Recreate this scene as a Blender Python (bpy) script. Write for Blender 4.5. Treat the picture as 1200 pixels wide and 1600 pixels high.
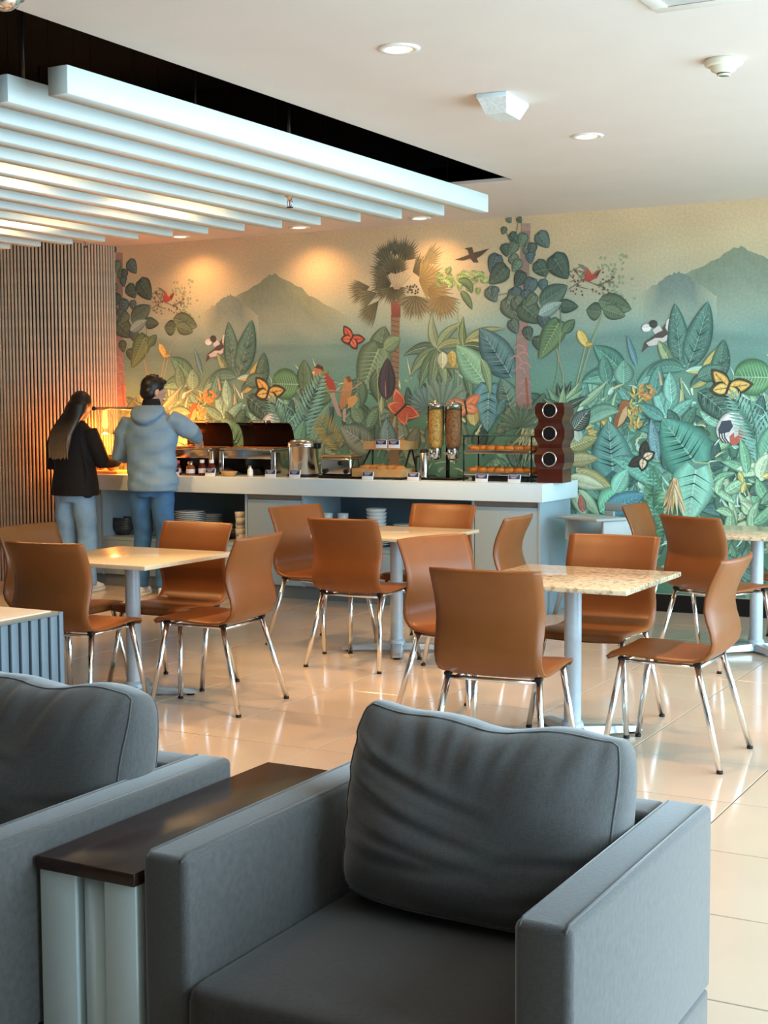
import bpy, bmesh, math, random
from mathutils import Vector, Matrix
random.seed(7)
PI = math.pi
SC = bpy.context.scene
COL = SC.collection
for _o in list(bpy.data.objects):
    bpy.data.objects.remove(_o)

# ------------------------------------------------------------------ camera
FPX, PITCH, YAW, ROLL, CAMH = 2223.0, math.radians(4.22), math.radians(28.62), math.radians(-0.302), 1.5
_fw = Vector((-math.sin(YAW) * math.cos(PITCH), math.cos(YAW) * math.cos(PITCH), -math.sin(PITCH)))
_r0 = Vector((math.cos(YAW), math.sin(YAW), 0)); _u0 = _r0.cross(_fw)
_rt = _r0 * math.cos(ROLL) + _u0 * math.sin(ROLL); _up = _u0 * math.cos(ROLL) - _r0 * math.sin(ROLL)
cam_data = bpy.data.cameras.new('camera'); cam = bpy.data.objects.new('camera', cam_data); COL.objects.link(cam)
cam_data.sensor_fit = 'VERTICAL'; cam_data.sensor_height = 36.0; cam_data.lens = 36.0 * FPX / 1600.0
cam_data.clip_start = 0.05; cam_data.clip_end = 200
_m = Matrix((( _rt.x, _up.x, -_fw.x, 0), (_rt.y, _up.y, -_fw.y, 0), (_rt.z, _up.z, -_fw.z, CAMH), (0, 0, 0, 1)))
cam.matrix_world = _m
SC.camera = cam

# ------------------------------------------------------------------ view, world, daylight
SC.view_settings.view_transform = 'Standard'; SC.view_settings.look = 'None'
SC.view_settings.gamma = 1.0; SC.view_settings.use_curve_mapping = False
SC.view_settings.exposure = 0.36
SKY = (0.62, 0.80, 1.0)
world = bpy.data.worlds.new('world'); SC.world = world; world.use_nodes = True
world.node_tree.nodes['Background'].inputs[0].default_value = (*SKY, 1)
world.node_tree.nodes['Background'].inputs[1].default_value = 1.0
RX, FY, WIN0 = 1.35, -4.2, 1.5     # window wall on the right, wall behind the camera, where the windows begin
def area(name, loc, rot, sx, sy, power, color):
    d = bpy.data.lights.new(name, 'AREA'); d.shape = 'RECTANGLE'; d.size = sx; d.size_y = sy
    d.energy = power; d.color = color
    o = bpy.data.objects.new(name, d); o.location = loc; o.rotation_euler = rot; COL.objects.link(o)
    return o
DAY = (0.56, 0.83, 1.0)
# daylight entering through the window wall on the right
area('daylight_side', (RX + 0.22, 5.7, 1.45), (0, PI / 2, 0), 2.5, 8.4, 520.0, DAY)
WARM = (1.0, 0.50, 0.20)

# ------------------------------------------------------------------ calibration helpers: a pixel of the photograph to a place
def _ray(px, py): return _fw + _rt * ((px - 600) / FPX) - _up * ((py - 800) / FPX)
def at(px, py, Y):
    d = _ray(px, py); return Vector((0, 0, CAMH)) + d * (Y / d.y)
def ax(px, Y, z=0.95):
    p = at(px, 745, Y); return p.x

# ------------------------------------------------------------------ materials
def s2l(c):
    if isinstance(c, str):
        c = c.lstrip('#'); c = tuple(int(c[i:i + 2], 16) / 255 for i in (0, 2, 4))
    return tuple((v / 12.92 if v <= 0.04045 else ((v + 0.055) / 1.055) ** 2.4) for v in c)
MATS = {}
def mat(name, col, rough=0.5, metal=0.0, noise=None, bump=None, spec=0.5, coat=0.0, sheen=0.0, trans=0.0, emit=None, alpha=1.0, ior=1.45):
    """noise=(scale, amount, detail) varies the colour, bump=(scale, strength) gives fine relief"""
    if name in MATS: return MATS[name]
    m = bpy.data.materials.new(name); m.use_nodes = True
    nt = m.node_tree; b = nt.nodes['Principled BSDF']; L = nt.links
    c = s2l(col)
    b.inputs['Base Color'].default_value = (*c, 1); b.inputs['Roughness'].default_value = rough
    b.inputs['Metallic'].default_value = metal; b.inputs['Specular IOR Level'].default_value = spec
    b.inputs['Coat Weight'].default_value = coat; b.inputs['Sheen Weight'].default_value = sheen
    b.inputs['Transmission Weight'].default_value = trans; b.inputs['IOR'].default_value = ior
    b.inputs['Alpha'].default_value = alpha
    if emit:
        b.inputs['Emission Color'].default_value = (*s2l(emit[0]), 1); b.inputs['Emission Strength'].default_value = emit[1]
    tc = nt.nodes.new('ShaderNodeTexCoord')
    if noise:
        n = nt.nodes.new('ShaderNodeTexNoise'); n.inputs['Scale'].default_value = noise[0]
        n.inputs['Detail'].default_value = noise[2] if len(noise) > 2 else 4
        L.new(tc.outputs['Object'], n.inputs['Vector'])
        r = nt.nodes.new('ShaderNodeMapRange'); r.inputs[1].default_value = 0.3; r.inputs[2].default_value = 0.7
        r.inputs[3].default_value = 1 - noise[1]; r.inputs[4].default_value = 1 + noise[1]
        L.new(n.outputs['Fac'], r.inputs[0])
        mx = nt.nodes.new('ShaderNodeVectorMath'); mx.operation = 'SCALE'; mx.inputs[0].default_value = c
        L.new(r.outputs[0], mx.inputs['Scale']); L.new(mx.outputs[0], b.inputs['Base Color'])
    if bump:
        n2 = nt.nodes.new('ShaderNodeTexNoise'); n2.inputs['Scale'].default_value = bump[0]; n2.inputs['Detail'].default_value = 3
        L.new(tc.outputs['Object'], n2.inputs['Vector'])
        bp = nt.nodes.new('ShaderNodeBump'); bp.inputs['Strength'].default_value = bump[1]; bp.inputs['Distance'].default_value = 0.004
        L.new(n2.outputs['Fac'], bp.inputs['Height']); L.new(bp.outputs[0], b.inputs['Normal'])
    MATS[name] = m
    return m

def fabric_mat(name, c1, c2, scale=420.0, sheen=0.6):
    """woven cloth: two crossed thread waves tint and emboss the surface"""
    m = bpy.data.materials.new(name); m.use_nodes = True; nt = m.node_tree; L = nt.links; b = nt.nodes['Principled BSDF']
    tc = nt.nodes.new('ShaderNodeTexCoord')
    mp = nt.nodes.new('ShaderNodeMapping'); mp.inputs['Scale'].default_value = (1, 1, 1); L.new(tc.outputs['Object'], mp.inputs['Vector'])
    ws = []
    for d in ('X', 'Z'):
        w = nt.nodes.new('ShaderNodeTexNoise'); w.inputs['Scale'].default_value = 1.0; w.inputs['Detail'].default_value = 2
        mm = nt.nodes.new('ShaderNodeMapping')
        mm.inputs['Scale'].default_value = (scale, 60, 60) if d == 'X' else (60, 60, scale)
        if d == 'Z': mm.inputs['Scale'].default_value = (60, scale * 0.3, scale)
        L.new(tc.outputs['Object'], mm.inputs['Vector']); L.new(mm.outputs[0], w.inputs['Vector']); ws.append(w)
    ad = nt.nodes.new('ShaderNodeMath'); ad.operation = 'ADD'; L.new(ws[0].outputs['Fac'], ad.inputs[0]); L.new(ws[1].outputs['Fac'], ad.inputs[1])
    rp = nt.nodes.new('ShaderNodeMapRange'); rp.inputs[1].default_value = 0.75; rp.inputs[2].default_value = 1.25; L.new(ad.outputs[0], rp.inputs[0])
    mix = nt.nodes.new('ShaderNodeMix'); mix.data_type = 'RGBA'
    mix.inputs['A'].default_value = (*s2l(c1), 1); mix.inputs['B'].default_value = (*s2l(c2), 1)
    L.new(rp.outputs[0], mix.inputs['Factor']); L.new(mix.outputs['Result'], b.inputs['Base Color'])
    bp = nt.nodes.new('ShaderNodeBump'); bp.inputs['Strength'].default_value = 0.25; bp.inputs['Distance'].default_value = 0.002
    L.new(ad.outputs[0], bp.inputs['Height']); L.new(bp.outputs[0], b.inputs['Normal'])
    b.inputs['Roughness'].default_value = 0.85; b.inputs['Sheen Weight'].default_value = sheen; b.inputs['Sheen Roughness'].default_value = 0.45; b.inputs['Specular IOR Level'].default_value = 0.25
    MATS[name] = m; return m

def granite_mat(name):
    m = bpy.data.materials.new(name); m.use_nodes = True; nt = m.node_tree; L = nt.links; b = nt.nodes['Principled BSDF']
    tc = nt.nodes.new('ShaderNodeTexCoord')
    n1 = nt.nodes.new('ShaderNodeTexNoise'); n1.inputs['Scale'].default_value = 48; n1.inputs['Detail'].default_value = 7; L.new(tc.outputs['Object'], n1.inputs['Vector'])
    r1 = nt.nodes.new('ShaderNodeValToRGB'); e = r1.color_ramp.elements
    e[0].position = 0.36; e[0].color = (*s2l('#a8977c'), 1); e[1].position = 0.56; e[1].color = (*s2l('#dccdb0'), 1)
    x = r1.color_ramp.elements.new(0.46); x.color = (*s2l('#d3c3a4'), 1)
    L.new(n1.outputs['Fac'], r1.inputs[0])
    v = nt.nodes.new('ShaderNodeTexVoronoi'); v.inputs['Scale'].default_value = 130; L.new(tc.outputs['Object'], v.inputs['Vector'])
    n2 = nt.nodes.new('ShaderNodeTexNoise'); n2.inputs['Scale'].default_value = 18; n2.inputs['Detail'].default_value = 3; L.new(tc.outputs['Object'], n2.inputs['Vector'])
    r2 = nt.nodes.new('ShaderNodeValToRGB'); e = r2.color_ramp.elements
    e[0].position = 0.60; e[0].color = (0, 0, 0, 1); e[1].position = 0.68; e[1].color = (1, 1, 1, 1)
    mu = nt.nodes.new('ShaderNodeMath'); mu.operation = 'MULTIPLY'
    sep = nt.nodes.new('ShaderNodeSeparateColor'); L.new(v.outputs['Color'], sep.inputs[0])
    gt = nt.nodes.new('ShaderNodeMath'); gt.operation = 'GREATER_THAN'; gt.inputs[1].default_value = 0.55; L.new(sep.outputs[0], gt.inputs[0])
    L.new(n2.outputs['Fac'], r2.inputs[0]); L.new(r2.outputs[0], mu.inputs[0]); L.new(gt.outputs[0], mu.inputs[1])
    mix = nt.nodes.new('ShaderNodeMix'); mix.data_type = 'RGBA'; mix.inputs['B'].default_value = (*s2l('#5b5048'), 1)
    L.new(mu.outputs[0], mix.inputs['Factor']); L.new(r1.outputs[0], mix.inputs['A']); L.new(mix.outputs['Result'], b.inputs['Base Color'])
    b.inputs['Roughness'].default_value = 0.12
    MATS[name] = m; return m

def vcol_mat(name, rough=0.75):
    m = bpy.data.materials.new(name); m.use_nodes = True; nt = m.node_tree; L = nt.links; b = nt.nodes['Principled BSDF']
    a = nt.nodes.new('ShaderNodeVertexColor'); a.layer_name = 'print'
    tc = nt.nodes.new('ShaderNodeTexCoord'); n = nt.nodes.new('ShaderNodeTexNoise'); n.inputs['Scale'].default_value = 55; n.inputs['Detail'].default_value = 6
    L.new(tc.outputs['Object'], n.inputs['Vector'])
    r = nt.nodes.new('ShaderNodeMapRange'); r.inputs[1].default_value = 0.3; r.inputs[2].default_value = 0.7; r.inputs[3].default_value = 0.92; r.inputs[4].default_value = 1.08
    L.new(n.outputs['Fac'], r.inputs[0])
    mx = nt.nodes.new('ShaderNodeVectorMath'); mx.operation = 'SCALE'; L.new(a.outputs[0], mx.inputs[0]); L.new(r.outputs[0], mx.inputs['Scale'])
    L.new(mx.outputs[0], b.inputs['Base Color']); b.inputs['Roughness'].default_value = rough; b.inputs['Specular IOR Level'].default_value = 0.2
    MATS[name] = m; return m

M_CEIL = mat('ceiling_paint', '#dacfc4', 0.75, noise=(3, 0.02), bump=(40, 0.03))
M_WALL = mat('wall_paint', '#cfc6b8', 0.7, noise=(4, 0.03))
M_BLACK = mat('plenum_black', '#060404', 0.95, noise=(5, 0.2), spec=0.05)
M_TILE = mat('porcelain_tile', '#c9b7a2', 0.12, noise=(2.2, 0.035, 5), spec=0.5, bump=(9, 0.012))
M_GROUT = mat('grout', '#5e5147', 0.85, noise=(60, 0.1))
M_BASE = mat('baseboard_black', '#0e0e10', 0.45, noise=(20, 0.1))
M_WOOD = mat('slat_oak', '#cdb497', 0.5, noise=(14, 0.10, 6), bump=(60, 0.06))
M_WOODGAP = mat('slat_backing', '#1c1512', 0.85, noise=(30, 0.2))
M_WHITE = mat('white_lacquer', '#dcebef', 0.35, noise=(6, 0.015))
M_BAFFLE = mat('baffle_white', '#dfe9e6', 0.45, noise=(5, 0.02))
M_ALU = mat('brushed_aluminium', '#c3ccd2', 0.32, 0.85, noise=(40, 0.05))
M_POLE = mat('silver_powder_coat', '#b9c6cf', 0.38, 0.1, noise=(30, 0.04))
M_CHROME = mat('chrome', '#eceeef', 0.16, 1.0, noise=(8, 0.02))
M_STEEL = mat('stainless_steel', '#c9c8c4', 0.17, 1.0, noise=(14, 0.05))
M_DKSTEEL = mat('dark_steel', '#2a2624', 0.25, 0.8, noise=(10, 0.1))
M_RUBBER = mat('black_rubber', '#111112', 0.6, noise=(30, 0.1))
M_PLASTIC_BLK = mat('black_plastic', '#161517', 0.35, noise=(20, 0.1))
M_LEATHER = mat('tan_leather', '#824c23', 0.36, noise=(7, 0.07, 6), bump=(260, 0.10), spec=0.45)
M_GRANITE = granite_mat('granite_top')
M_CREAMTOP = mat('cream_stone', '#d8c9ab', 0.14, noise=(60, 0.06, 6))
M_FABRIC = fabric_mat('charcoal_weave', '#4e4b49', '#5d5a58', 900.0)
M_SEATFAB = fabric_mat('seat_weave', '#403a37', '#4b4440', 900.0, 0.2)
M_WENGE = mat('dark_wenge', '#35211a', 0.22, noise=(9, 0.25, 7), bump=(70, 0.03))
M_CAB = mat('cabinet_grey', '#9cb0ba', 0.42, noise=(5, 0.02))
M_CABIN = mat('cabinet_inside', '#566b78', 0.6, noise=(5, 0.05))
M_GROOVE = mat('handle_groove', '#7d746b', 0.5, noise=(10, 0.05))
M_CHINA = mat('white_china', '#e6ebea', 0.18, noise=(10, 0.01))
M_CREAM = mat('cream_china', '#d6cdbd', 0.25, noise=(10, 0.02))
M_GLASS = mat('clear_glass', '#ffffff', 0.02, trans=1.0, ior=1.06, noise=(4, 0.005))
M_BULB = mat('lamp_glow', '#fff1d8', 0.4, emit=('#ffe2b0', 9.0))
M_HEATBULB = mat('heat_lamp_glow', '#ffb060', 0.4, emit=('#ff8a2a', 8.0))
M_TRIM = mat('light_trim', '#e8e2d8', 0.35, noise=(10, 0.02))
M_IVORY = mat('ivory_plastic', '#e6dfc9', 0.4, noise=(10, 0.02))
M_BLUECARD = mat('blue_card', '#27346f', 0.4, noise=(20, 0.05))
M_WHITECARD = mat('white_card', '#eef0f2', 0.4, noise=(20, 0.02))
M_BREAD = mat('bread_crust', '#c78b4a', 0.6, noise=(16, 0.35, 5), bump=(50, 0.2))
M_PASTRY = mat('glazed_pastry', '#c9772c', 0.3, noise=(26, 0.4, 5), bump=(40, 0.25))
M_LTWOOD = mat('light_wood', '#c79a62', 0.5, noise=(12, 0.15, 6), bump=(50, 0.05))
M_REDWOOD = mat('mahogany', '#4e1d13', 0.3, noise=(10, 0.2, 6), coat=0.3)
M_GLASSWALL = mat('window_glass', '#ffffff', 0.0, trans=1.0, ior=1.02, noise=(1, 0.003))

# ------------------------------------------------------------------ object helpers
def setp(o, label=None, cat=None, group=None, kind=None):
    if label: o['label'] = label
    if cat: o['category'] = cat
    if group: o['group'] = group
    if kind: o['kind'] = kind
    return o
def thing(name, label, cat, loc=(0, 0, 0), rz=0.0, group=None):
    o = bpy.data.objects.new(name, None); COL.objects.link(o)
    o.empty_display_size = 0.1
    o.location = loc; o.rotation_euler = (0, 0, rz)
    return setp(o, label, cat, group)

class MB:
    """collects shapes and links them as one mesh object"""
    def __init__(s): s.v = []; s.f = []; s.sm = []
    def add(s, vs, fs, smooth=False, mtx=None):
        o = len(s.v)
        for p in vs:
            p = Vector(p)
            if mtx is not None: p = mtx @ p
            s.v.append(tuple(p))
        for f in fs: s.f.append([o + i for i in f]); s.sm.append(smooth)
        return s
    def box(s, x0, x1, y0, y1, z0, z1, r=0.0, seg=2, mtx=None):
        bm = bmesh.new()
        bmesh.ops.create_cube(bm, size=1.0)
        for v in bm.verts:
            v.co = Vector(((x0 + x1) / 2 + v.co.x * (x1 - x0), (y0 + y1) / 2 + v.co.y * (y1 - y0), (z0 + z1) / 2 + v.co.z * (z1 - z0)))
        if r > 0:
            bmesh.ops.bevel(bm, geom=list(bm.edges), offset=r, segments=seg, profile=0.5, affect='EDGES')
        bm.verts.index_update()
        s.add([v.co.copy() for v in bm.verts], [[v.index for v in f.verts] for f in bm.faces], r > 0, mtx)
        bm.free(); return s
    def lathe(s, prof, n=24, c=(0, 0, 0), smooth=True, mtx=None, a0=0.0, a1=2 * PI):
        full = abs(a1 - a0 - 2 * PI) < 1e-6; vs = []; fs = []
        k = n if full else n + 1
        for (r, z) in prof:
            for i in range(k):
                a = a0 + (a1 - a0) * i / n
                vs.append((c[0] + r * math.cos(a), c[1] + r * math.sin(a), c[2] + z))
        for j in range(len(prof) - 1):
            for i in range(n):
                i2 = (i + 1) % k if full else i + 1
                fs.append((j * k + i, j * k + i2, (j + 1) * k + i2, (j + 1) * k + i))
        s.add(vs, fs, smooth, mtx); return s
    def cyl(s, p0, p1, r0, r1=None, n=12, caps=True, smooth=True):
        return s.tube([p0, p1], [r0, r0 if r1 is None else r1], n, caps, smooth)
    def tube(s, pts, radii, n=10, caps=True, smooth=True):
        pts = [Vector(p) for p in pts]
        if not isinstance(radii, (list, tuple)): radii = [radii] * len(pts)
        vs = []; fs = []; ref = None
        for i, p in enumerate(pts):
            if i == 0: t = pts[1] - pts[0]
            elif i == len(pts) - 1: t = pts[-1] - pts[-2]
            else: t = (pts[i + 1] - pts[i]).normalized() + (pts[i] - pts[i - 1]).normalized()
            t.normalize()
            if ref is None:
                ref = Vector((0, 0, 1)) if abs(t.z) < 0.9 else Vector((1, 0, 0))
            u = (ref - t * ref.dot(t)).normalized(); w = t.cross(u); ref = u
            r = radii[i]; ru, rw = r if isinstance(r, (list, tuple)) else (r, r)
            for k in range(n):
                a = 2 * PI * k / n
                vs.append(p + u * (ru * math.cos(a)) + w * (rw * math.sin(a)))
        for j in range(len(pts) - 1):
            for k in range(n):
                fs.append((j * n + k, j * n + (k + 1) % n, (j + 1) * n + (k + 1) % n, (j + 1) * n + k))
        s.add(vs, fs, smooth)
        if caps:
            o = len(s.v) - len(vs)
            s.f.append([o + k for k in range(n)][::-1]); s.sm.append(False)
            s.f.append([o + (len(pts) - 1) * n + k for k in range(n)]); s.sm.append(False)
        return s
    def loft(s, rings, closed=True, caps=True, smooth=True):
        n = len(rings[0]); vs = [p for r in rings for p in r]; fs = []
        for j in range(len(rings) - 1):
            for k in range(n if closed else n - 1):
                fs.append((j * n + k, j * n + (k + 1) % n, (j + 1) * n + (k + 1) % n, (j + 1) * n + k))
        o = len(s.v); s.add(vs, fs, smooth)
        if caps:
            s.f.append([o + k for k in range(n)][::-1]); s.sm.append(smooth)
            s.f.append([o + (len(rings) - 1) * n + k for k in range(n)]); s.sm.append(smooth)
        return s
    def prism(s, poly, z0, z1, mtx=None):
        n = len(poly)
        vs = [(x, y, z0) for x, y in poly] + [(x, y, z1) for x, y in poly]
        fs = [list(range(n))[::-1], [n + i for i in range(n)]] + [(i, (i + 1) % n, n + (i + 1) % n, n + i) for i in range(n)]
        s.add(vs, fs, False, mtx); return s
    def ball(s, c, rx, ry, rz, nu=16, nv=10):
        vs = []; fs = []
        for j in range(nv + 1):
            t = PI * j / nv
            for i in range(nu):
                a = 2 * PI * i / nu
                vs.append((c[0] + rx * math.sin(t) * math.cos(a), c[1] + ry * math.sin(t) * math.sin(a), c[2] - rz * math.cos(t)))
        for j in range(nv):
            for i in range(nu):
                fs.append((j * nu + i, j * nu + (i + 1) % nu, (j + 1) * nu + (i + 1) % nu, (j + 1) * nu + i))
        s.add(vs, fs, True); return s
    def mesh(s, name, m):
        me = bpy.data.meshes.new(name); me.from_pydata(s.v, [], s.f)
        me.polygons.foreach_set('use_smooth', s.sm)
        if m: me.materials.append(m)
        me.validate(); me.update()
        bm = bmesh.new(); bm.from_mesh(me); bmesh.ops.remove_doubles(bm, verts=bm.verts, dist=1e-6)
        bmesh.ops.recalc_face_normals(bm, faces=bm.faces); bm.to_mesh(me); bm.free()
        return me
    def build(s, name, m, parent=None, kind=None, label=None):
        o = bpy.data.objects.new(name, s.mesh(name, m)); COL.objects.link(o)
        if parent: o.parent = parent
        setp(o, label=label, kind=kind)
        return o
def link_copy(o, parent=None):
    c = o.copy(); COL.objects.link(c); c.parent = parent; return c
def copy_tree(o, parent=None):
    c = link_copy(o, parent)
    for ch in list(o.children): copy_tree(ch, c)
    return c
def autosmooth(o, ang=40):
    me = o.data
    me.polygons.foreach_set('use_smooth', [True] * len(me.polygons))
    try: me.set_sharp_from_angle(angle=math.radians(ang))
    except Exception: pass
    return o

# ================================================================== the setting
WY, CZ, LX = 10.05, 2.93, -8.20      # back wall, ceiling height, left corner of the back wall
X0, X1, Y0 = -11.5, RX, FY
TX, TY, OX, OY = 0.6165, 0.600, -1.38, 3.465
floor = MB().box(X0, X1, Y0, WY, -0.12, -0.004).build('floor', M_GROUT, kind='structure')
tb = MB()
bm = bmesh.new(); bmesh.ops.create_cube(bm, size=1.0)
for v in bm.verts: v.co = Vector((v.co.x * (TX - 0.006), v.co.y * (TY - 0.006), v.co.z * 0.010 - 0.005))
bmesh.ops.bevel(bm, geom=[e for e in bm.edges if all(v.co.z > -0.001 for v in e.verts)], offset=0.0012, segments=1, affect='EDGES')
tile_me = bpy.data.meshes.new('tile'); bm.to_mesh(tile_me); bm.free(); tile_me.materials.append(M_TILE)
def in_frame(x, y):
    d = Vector((x, y, -CAMH)); z = d.dot(_fw)
    if z < 0.5: return False
    return -40 < 600 + FPX * d.dot(_rt) / z < 1240 and 600 < 800 - FPX * d.dot(_up) / z < 1640
rest = MB(); tiles = []
for i in range(-18, 10):
    for j in range(-14, 12):
        cx, cy = OX + (i + 0.5) * TX, OY + (j + 0.5) * TY
        if cx < X0 - 0.2 or cx > X1 or cy < Y0 or cy > WY: continue
        vis = any(in_frame(cx + a * TX / 2, cy + b * TY / 2) for a in (-1, 0, 1) for b in (-1, 0, 1))
        if vis: tiles.append((cx, cy))
        else: rest.box(cx - TX / 2 + 0.003, cx + TX / 2 - 0.003, cy - TY / 2 + 0.003, cy + TY / 2 - 0.003, -0.010, 0.0)
tiles.sort(key=lambda t: t[0] ** 2 + t[1] ** 2)
for (cx, cy) in tiles[:300]:
    o = bpy.data.objects.new('tile', tile_me); COL.objects.link(o); o.location = (cx, cy, 0); o.parent = floor
rest.build('tile_field', M_TILE, floor, kind='stuff')

# ceiling with the rectangular black opening above the baffles
OPX0, OPX1, OPY0, OPY1 = -7.95, -3.65, 2.3, 8.42
cb = MB()
cb.box(X0, X1, OPY1, WY + 0.2, CZ, CZ + 0.12).box(X0, X1, Y0 - 0.2, OPY0, CZ, CZ + 0.12)
cb.box(X0, OPX0, OPY0, OPY1, CZ, CZ + 0.12).box(OPX1, X1, OPY0, OPY1, CZ, CZ + 0.12)
ceiling = cb.build('ceiling', M_CEIL, kind='structure')
pb = MB(); pz = 3.75; t = 0.05
pb.box(OPX0 - t, OPX1 + t, OPY0 - t, OPY1 + t, pz, pz + t)
pb.box(OPX0 - t, OPX0, OPY0, OPY1, CZ + 0.02, pz).box(OPX1, OPX1 + t, OPY0, OPY1, CZ + 0.02, pz)
pb.box(OPX0 - t, OPX1 + t, OPY0 - t, OPY0, CZ + 0.02, pz).box(OPX0 - t, OPX1 + t, OPY1, OPY1 + t, CZ + 0.02, pz)
pb.build('plenum', M_BLACK, ceiling)

wall_back = MB().box(LX - 0.6, X1 + 0.2, WY, WY + 0.2, -0.1, CZ + 0.1).build('wall_back', M_WALL, kind='structure')
bb = MB().box(-3.9, X1, WY - 0.03, WY, 0.0, 0.125, 0.003).box(LX, -3.9, WY - 0.02, WY, 0.0, 0.125)
bb.build('baseboard_back', M_BASE, kind='structure')
# the slatted left wall: a quarter curve starting at the back corner, then straight to the left
WR = 0.80; WCX, WCY = LX - WR, WY
path = []
s = 0.0; pitch = 0.0302
arc = WR * PI / 2
wl = MB()
ring = []
nseg = 14
for k in range(nseg + 1):
    a = (PI / 2) * k / nseg
    ring.append((WCX + WR * math.cos(a), WCY - WR * math.sin(a), a))
ring.append((X0, WCY - WR, PI / 2))
vs = []; fs = []
for (x, y, a) in ring: vs += [(x, y, 0), (x, y, CZ + 0.02)]
for k in range(len(ring) - 1): fs.append((2 * k, 2 * k + 1, 2 * k + 3, 2 * k + 2))
wl.add(vs, fs, True)
wall_left = wl.build('wall_left', M_WOODGAP, kind='structure')
slat_me = MB().box(-0.0092, 0.0092, -0.001, 0.017, 0.0, CZ - 0.002, 0.0015, 1).mesh('slat', M_WOOD)
d = 0.016; slat_n = 0
far_slats = MB()
while d < arc + 2.2:
    if d <= arc:
        a = d / WR; x, y, rz = WCX + WR * math.cos(a), WCY - WR * math.sin(a), PI / 2 + PI - a
        rz = -PI / 2 - a
        nx, ny = math.cos(a), -math.sin(a)
    else:
        x, y = WCX - (d - arc), WCY - WR; nx, ny = 0.0, -1.0
    rot = math.atan2(ny, nx) - PI / 2
    o = bpy.data.objects.new('slat', slat_me); COL.objects.link(o); o.location = (x, y, 0.0); o.rotation_euler = (0, 0, rot); o.parent = wall_left
    d += pitch; slat_n += 1

# window wall on the right, wall behind the camera, end wall far left (all outside the frame)
def window_wall(name, along, fixed, a0, a1, nwin, num0):
    w = MB()
    def bx(p0, p1, z0, z1, th=0.18, off=0.0):
        if along == 'y': w.box(fixed + off, fixed + off + th, p0, p1, z0, z1)
        else: w.box(p0, p1, fixed - off - th, fixed - off, z0, z1)
    bx(a0, a1, -0.1, 0.12); bx(a0, a1, 2.74, CZ + 0.1); bx(Y0, a0, -0.1, CZ + 0.1)
    wd = (a1 - a0) / nwin
    for k in range(nwin + 1): bx(max(a0, a0 + k * wd - 0.06), min(a1, a0 + k * wd + 0.06), 0.12, 2.74)
    wo = w.build(name, M_WALL, kind='structure')
    for k in range(nwin):
        f = MB(); p0, p1 = a0 + k * wd + 0.06, a0 + (k + 1) * wd - 0.06; pm = (p0 + p1) / 2
        for (q0, q1, z0, z1) in ((p0, p0 + 0.05, 0.12, 2.74), (p1 - 0.05, p1, 0.12, 2.74), (p0 + 0.05, p1 - 0.05, 0.12, 0.17), (p0 + 0.05, p1 - 0.05, 2.69, 2.74), (pm - 0.025, pm + 0.025, 0.17, 2.69)):
            if along == 'y': f.box(fixed + 0.05, fixed + 0.10, q0, q1, z0, z1)
            else: f.box(q0, q1, fixed - 0.10, fixed - 0.05, z0, z1)
        setp(f.build('window_%d' % (num0 + k), M_ALU, kind='structure'))
window_wall('wall_right', 'y', RX, WIN0, WY, 5, 1)
MB().box(X0, X1, Y0 - 0.18, Y0, -0.1, CZ + 0.1).build('wall_front', mat('lounge_wall', '#8b8076', 0.7, noise=(4, 0.03)), kind='structure')
MB().box(X0 - 0.2, X0, Y0, WCY - WR, -0.1, CZ + 0.1).build('wall_side', M_WALL, kind='structure')

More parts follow.
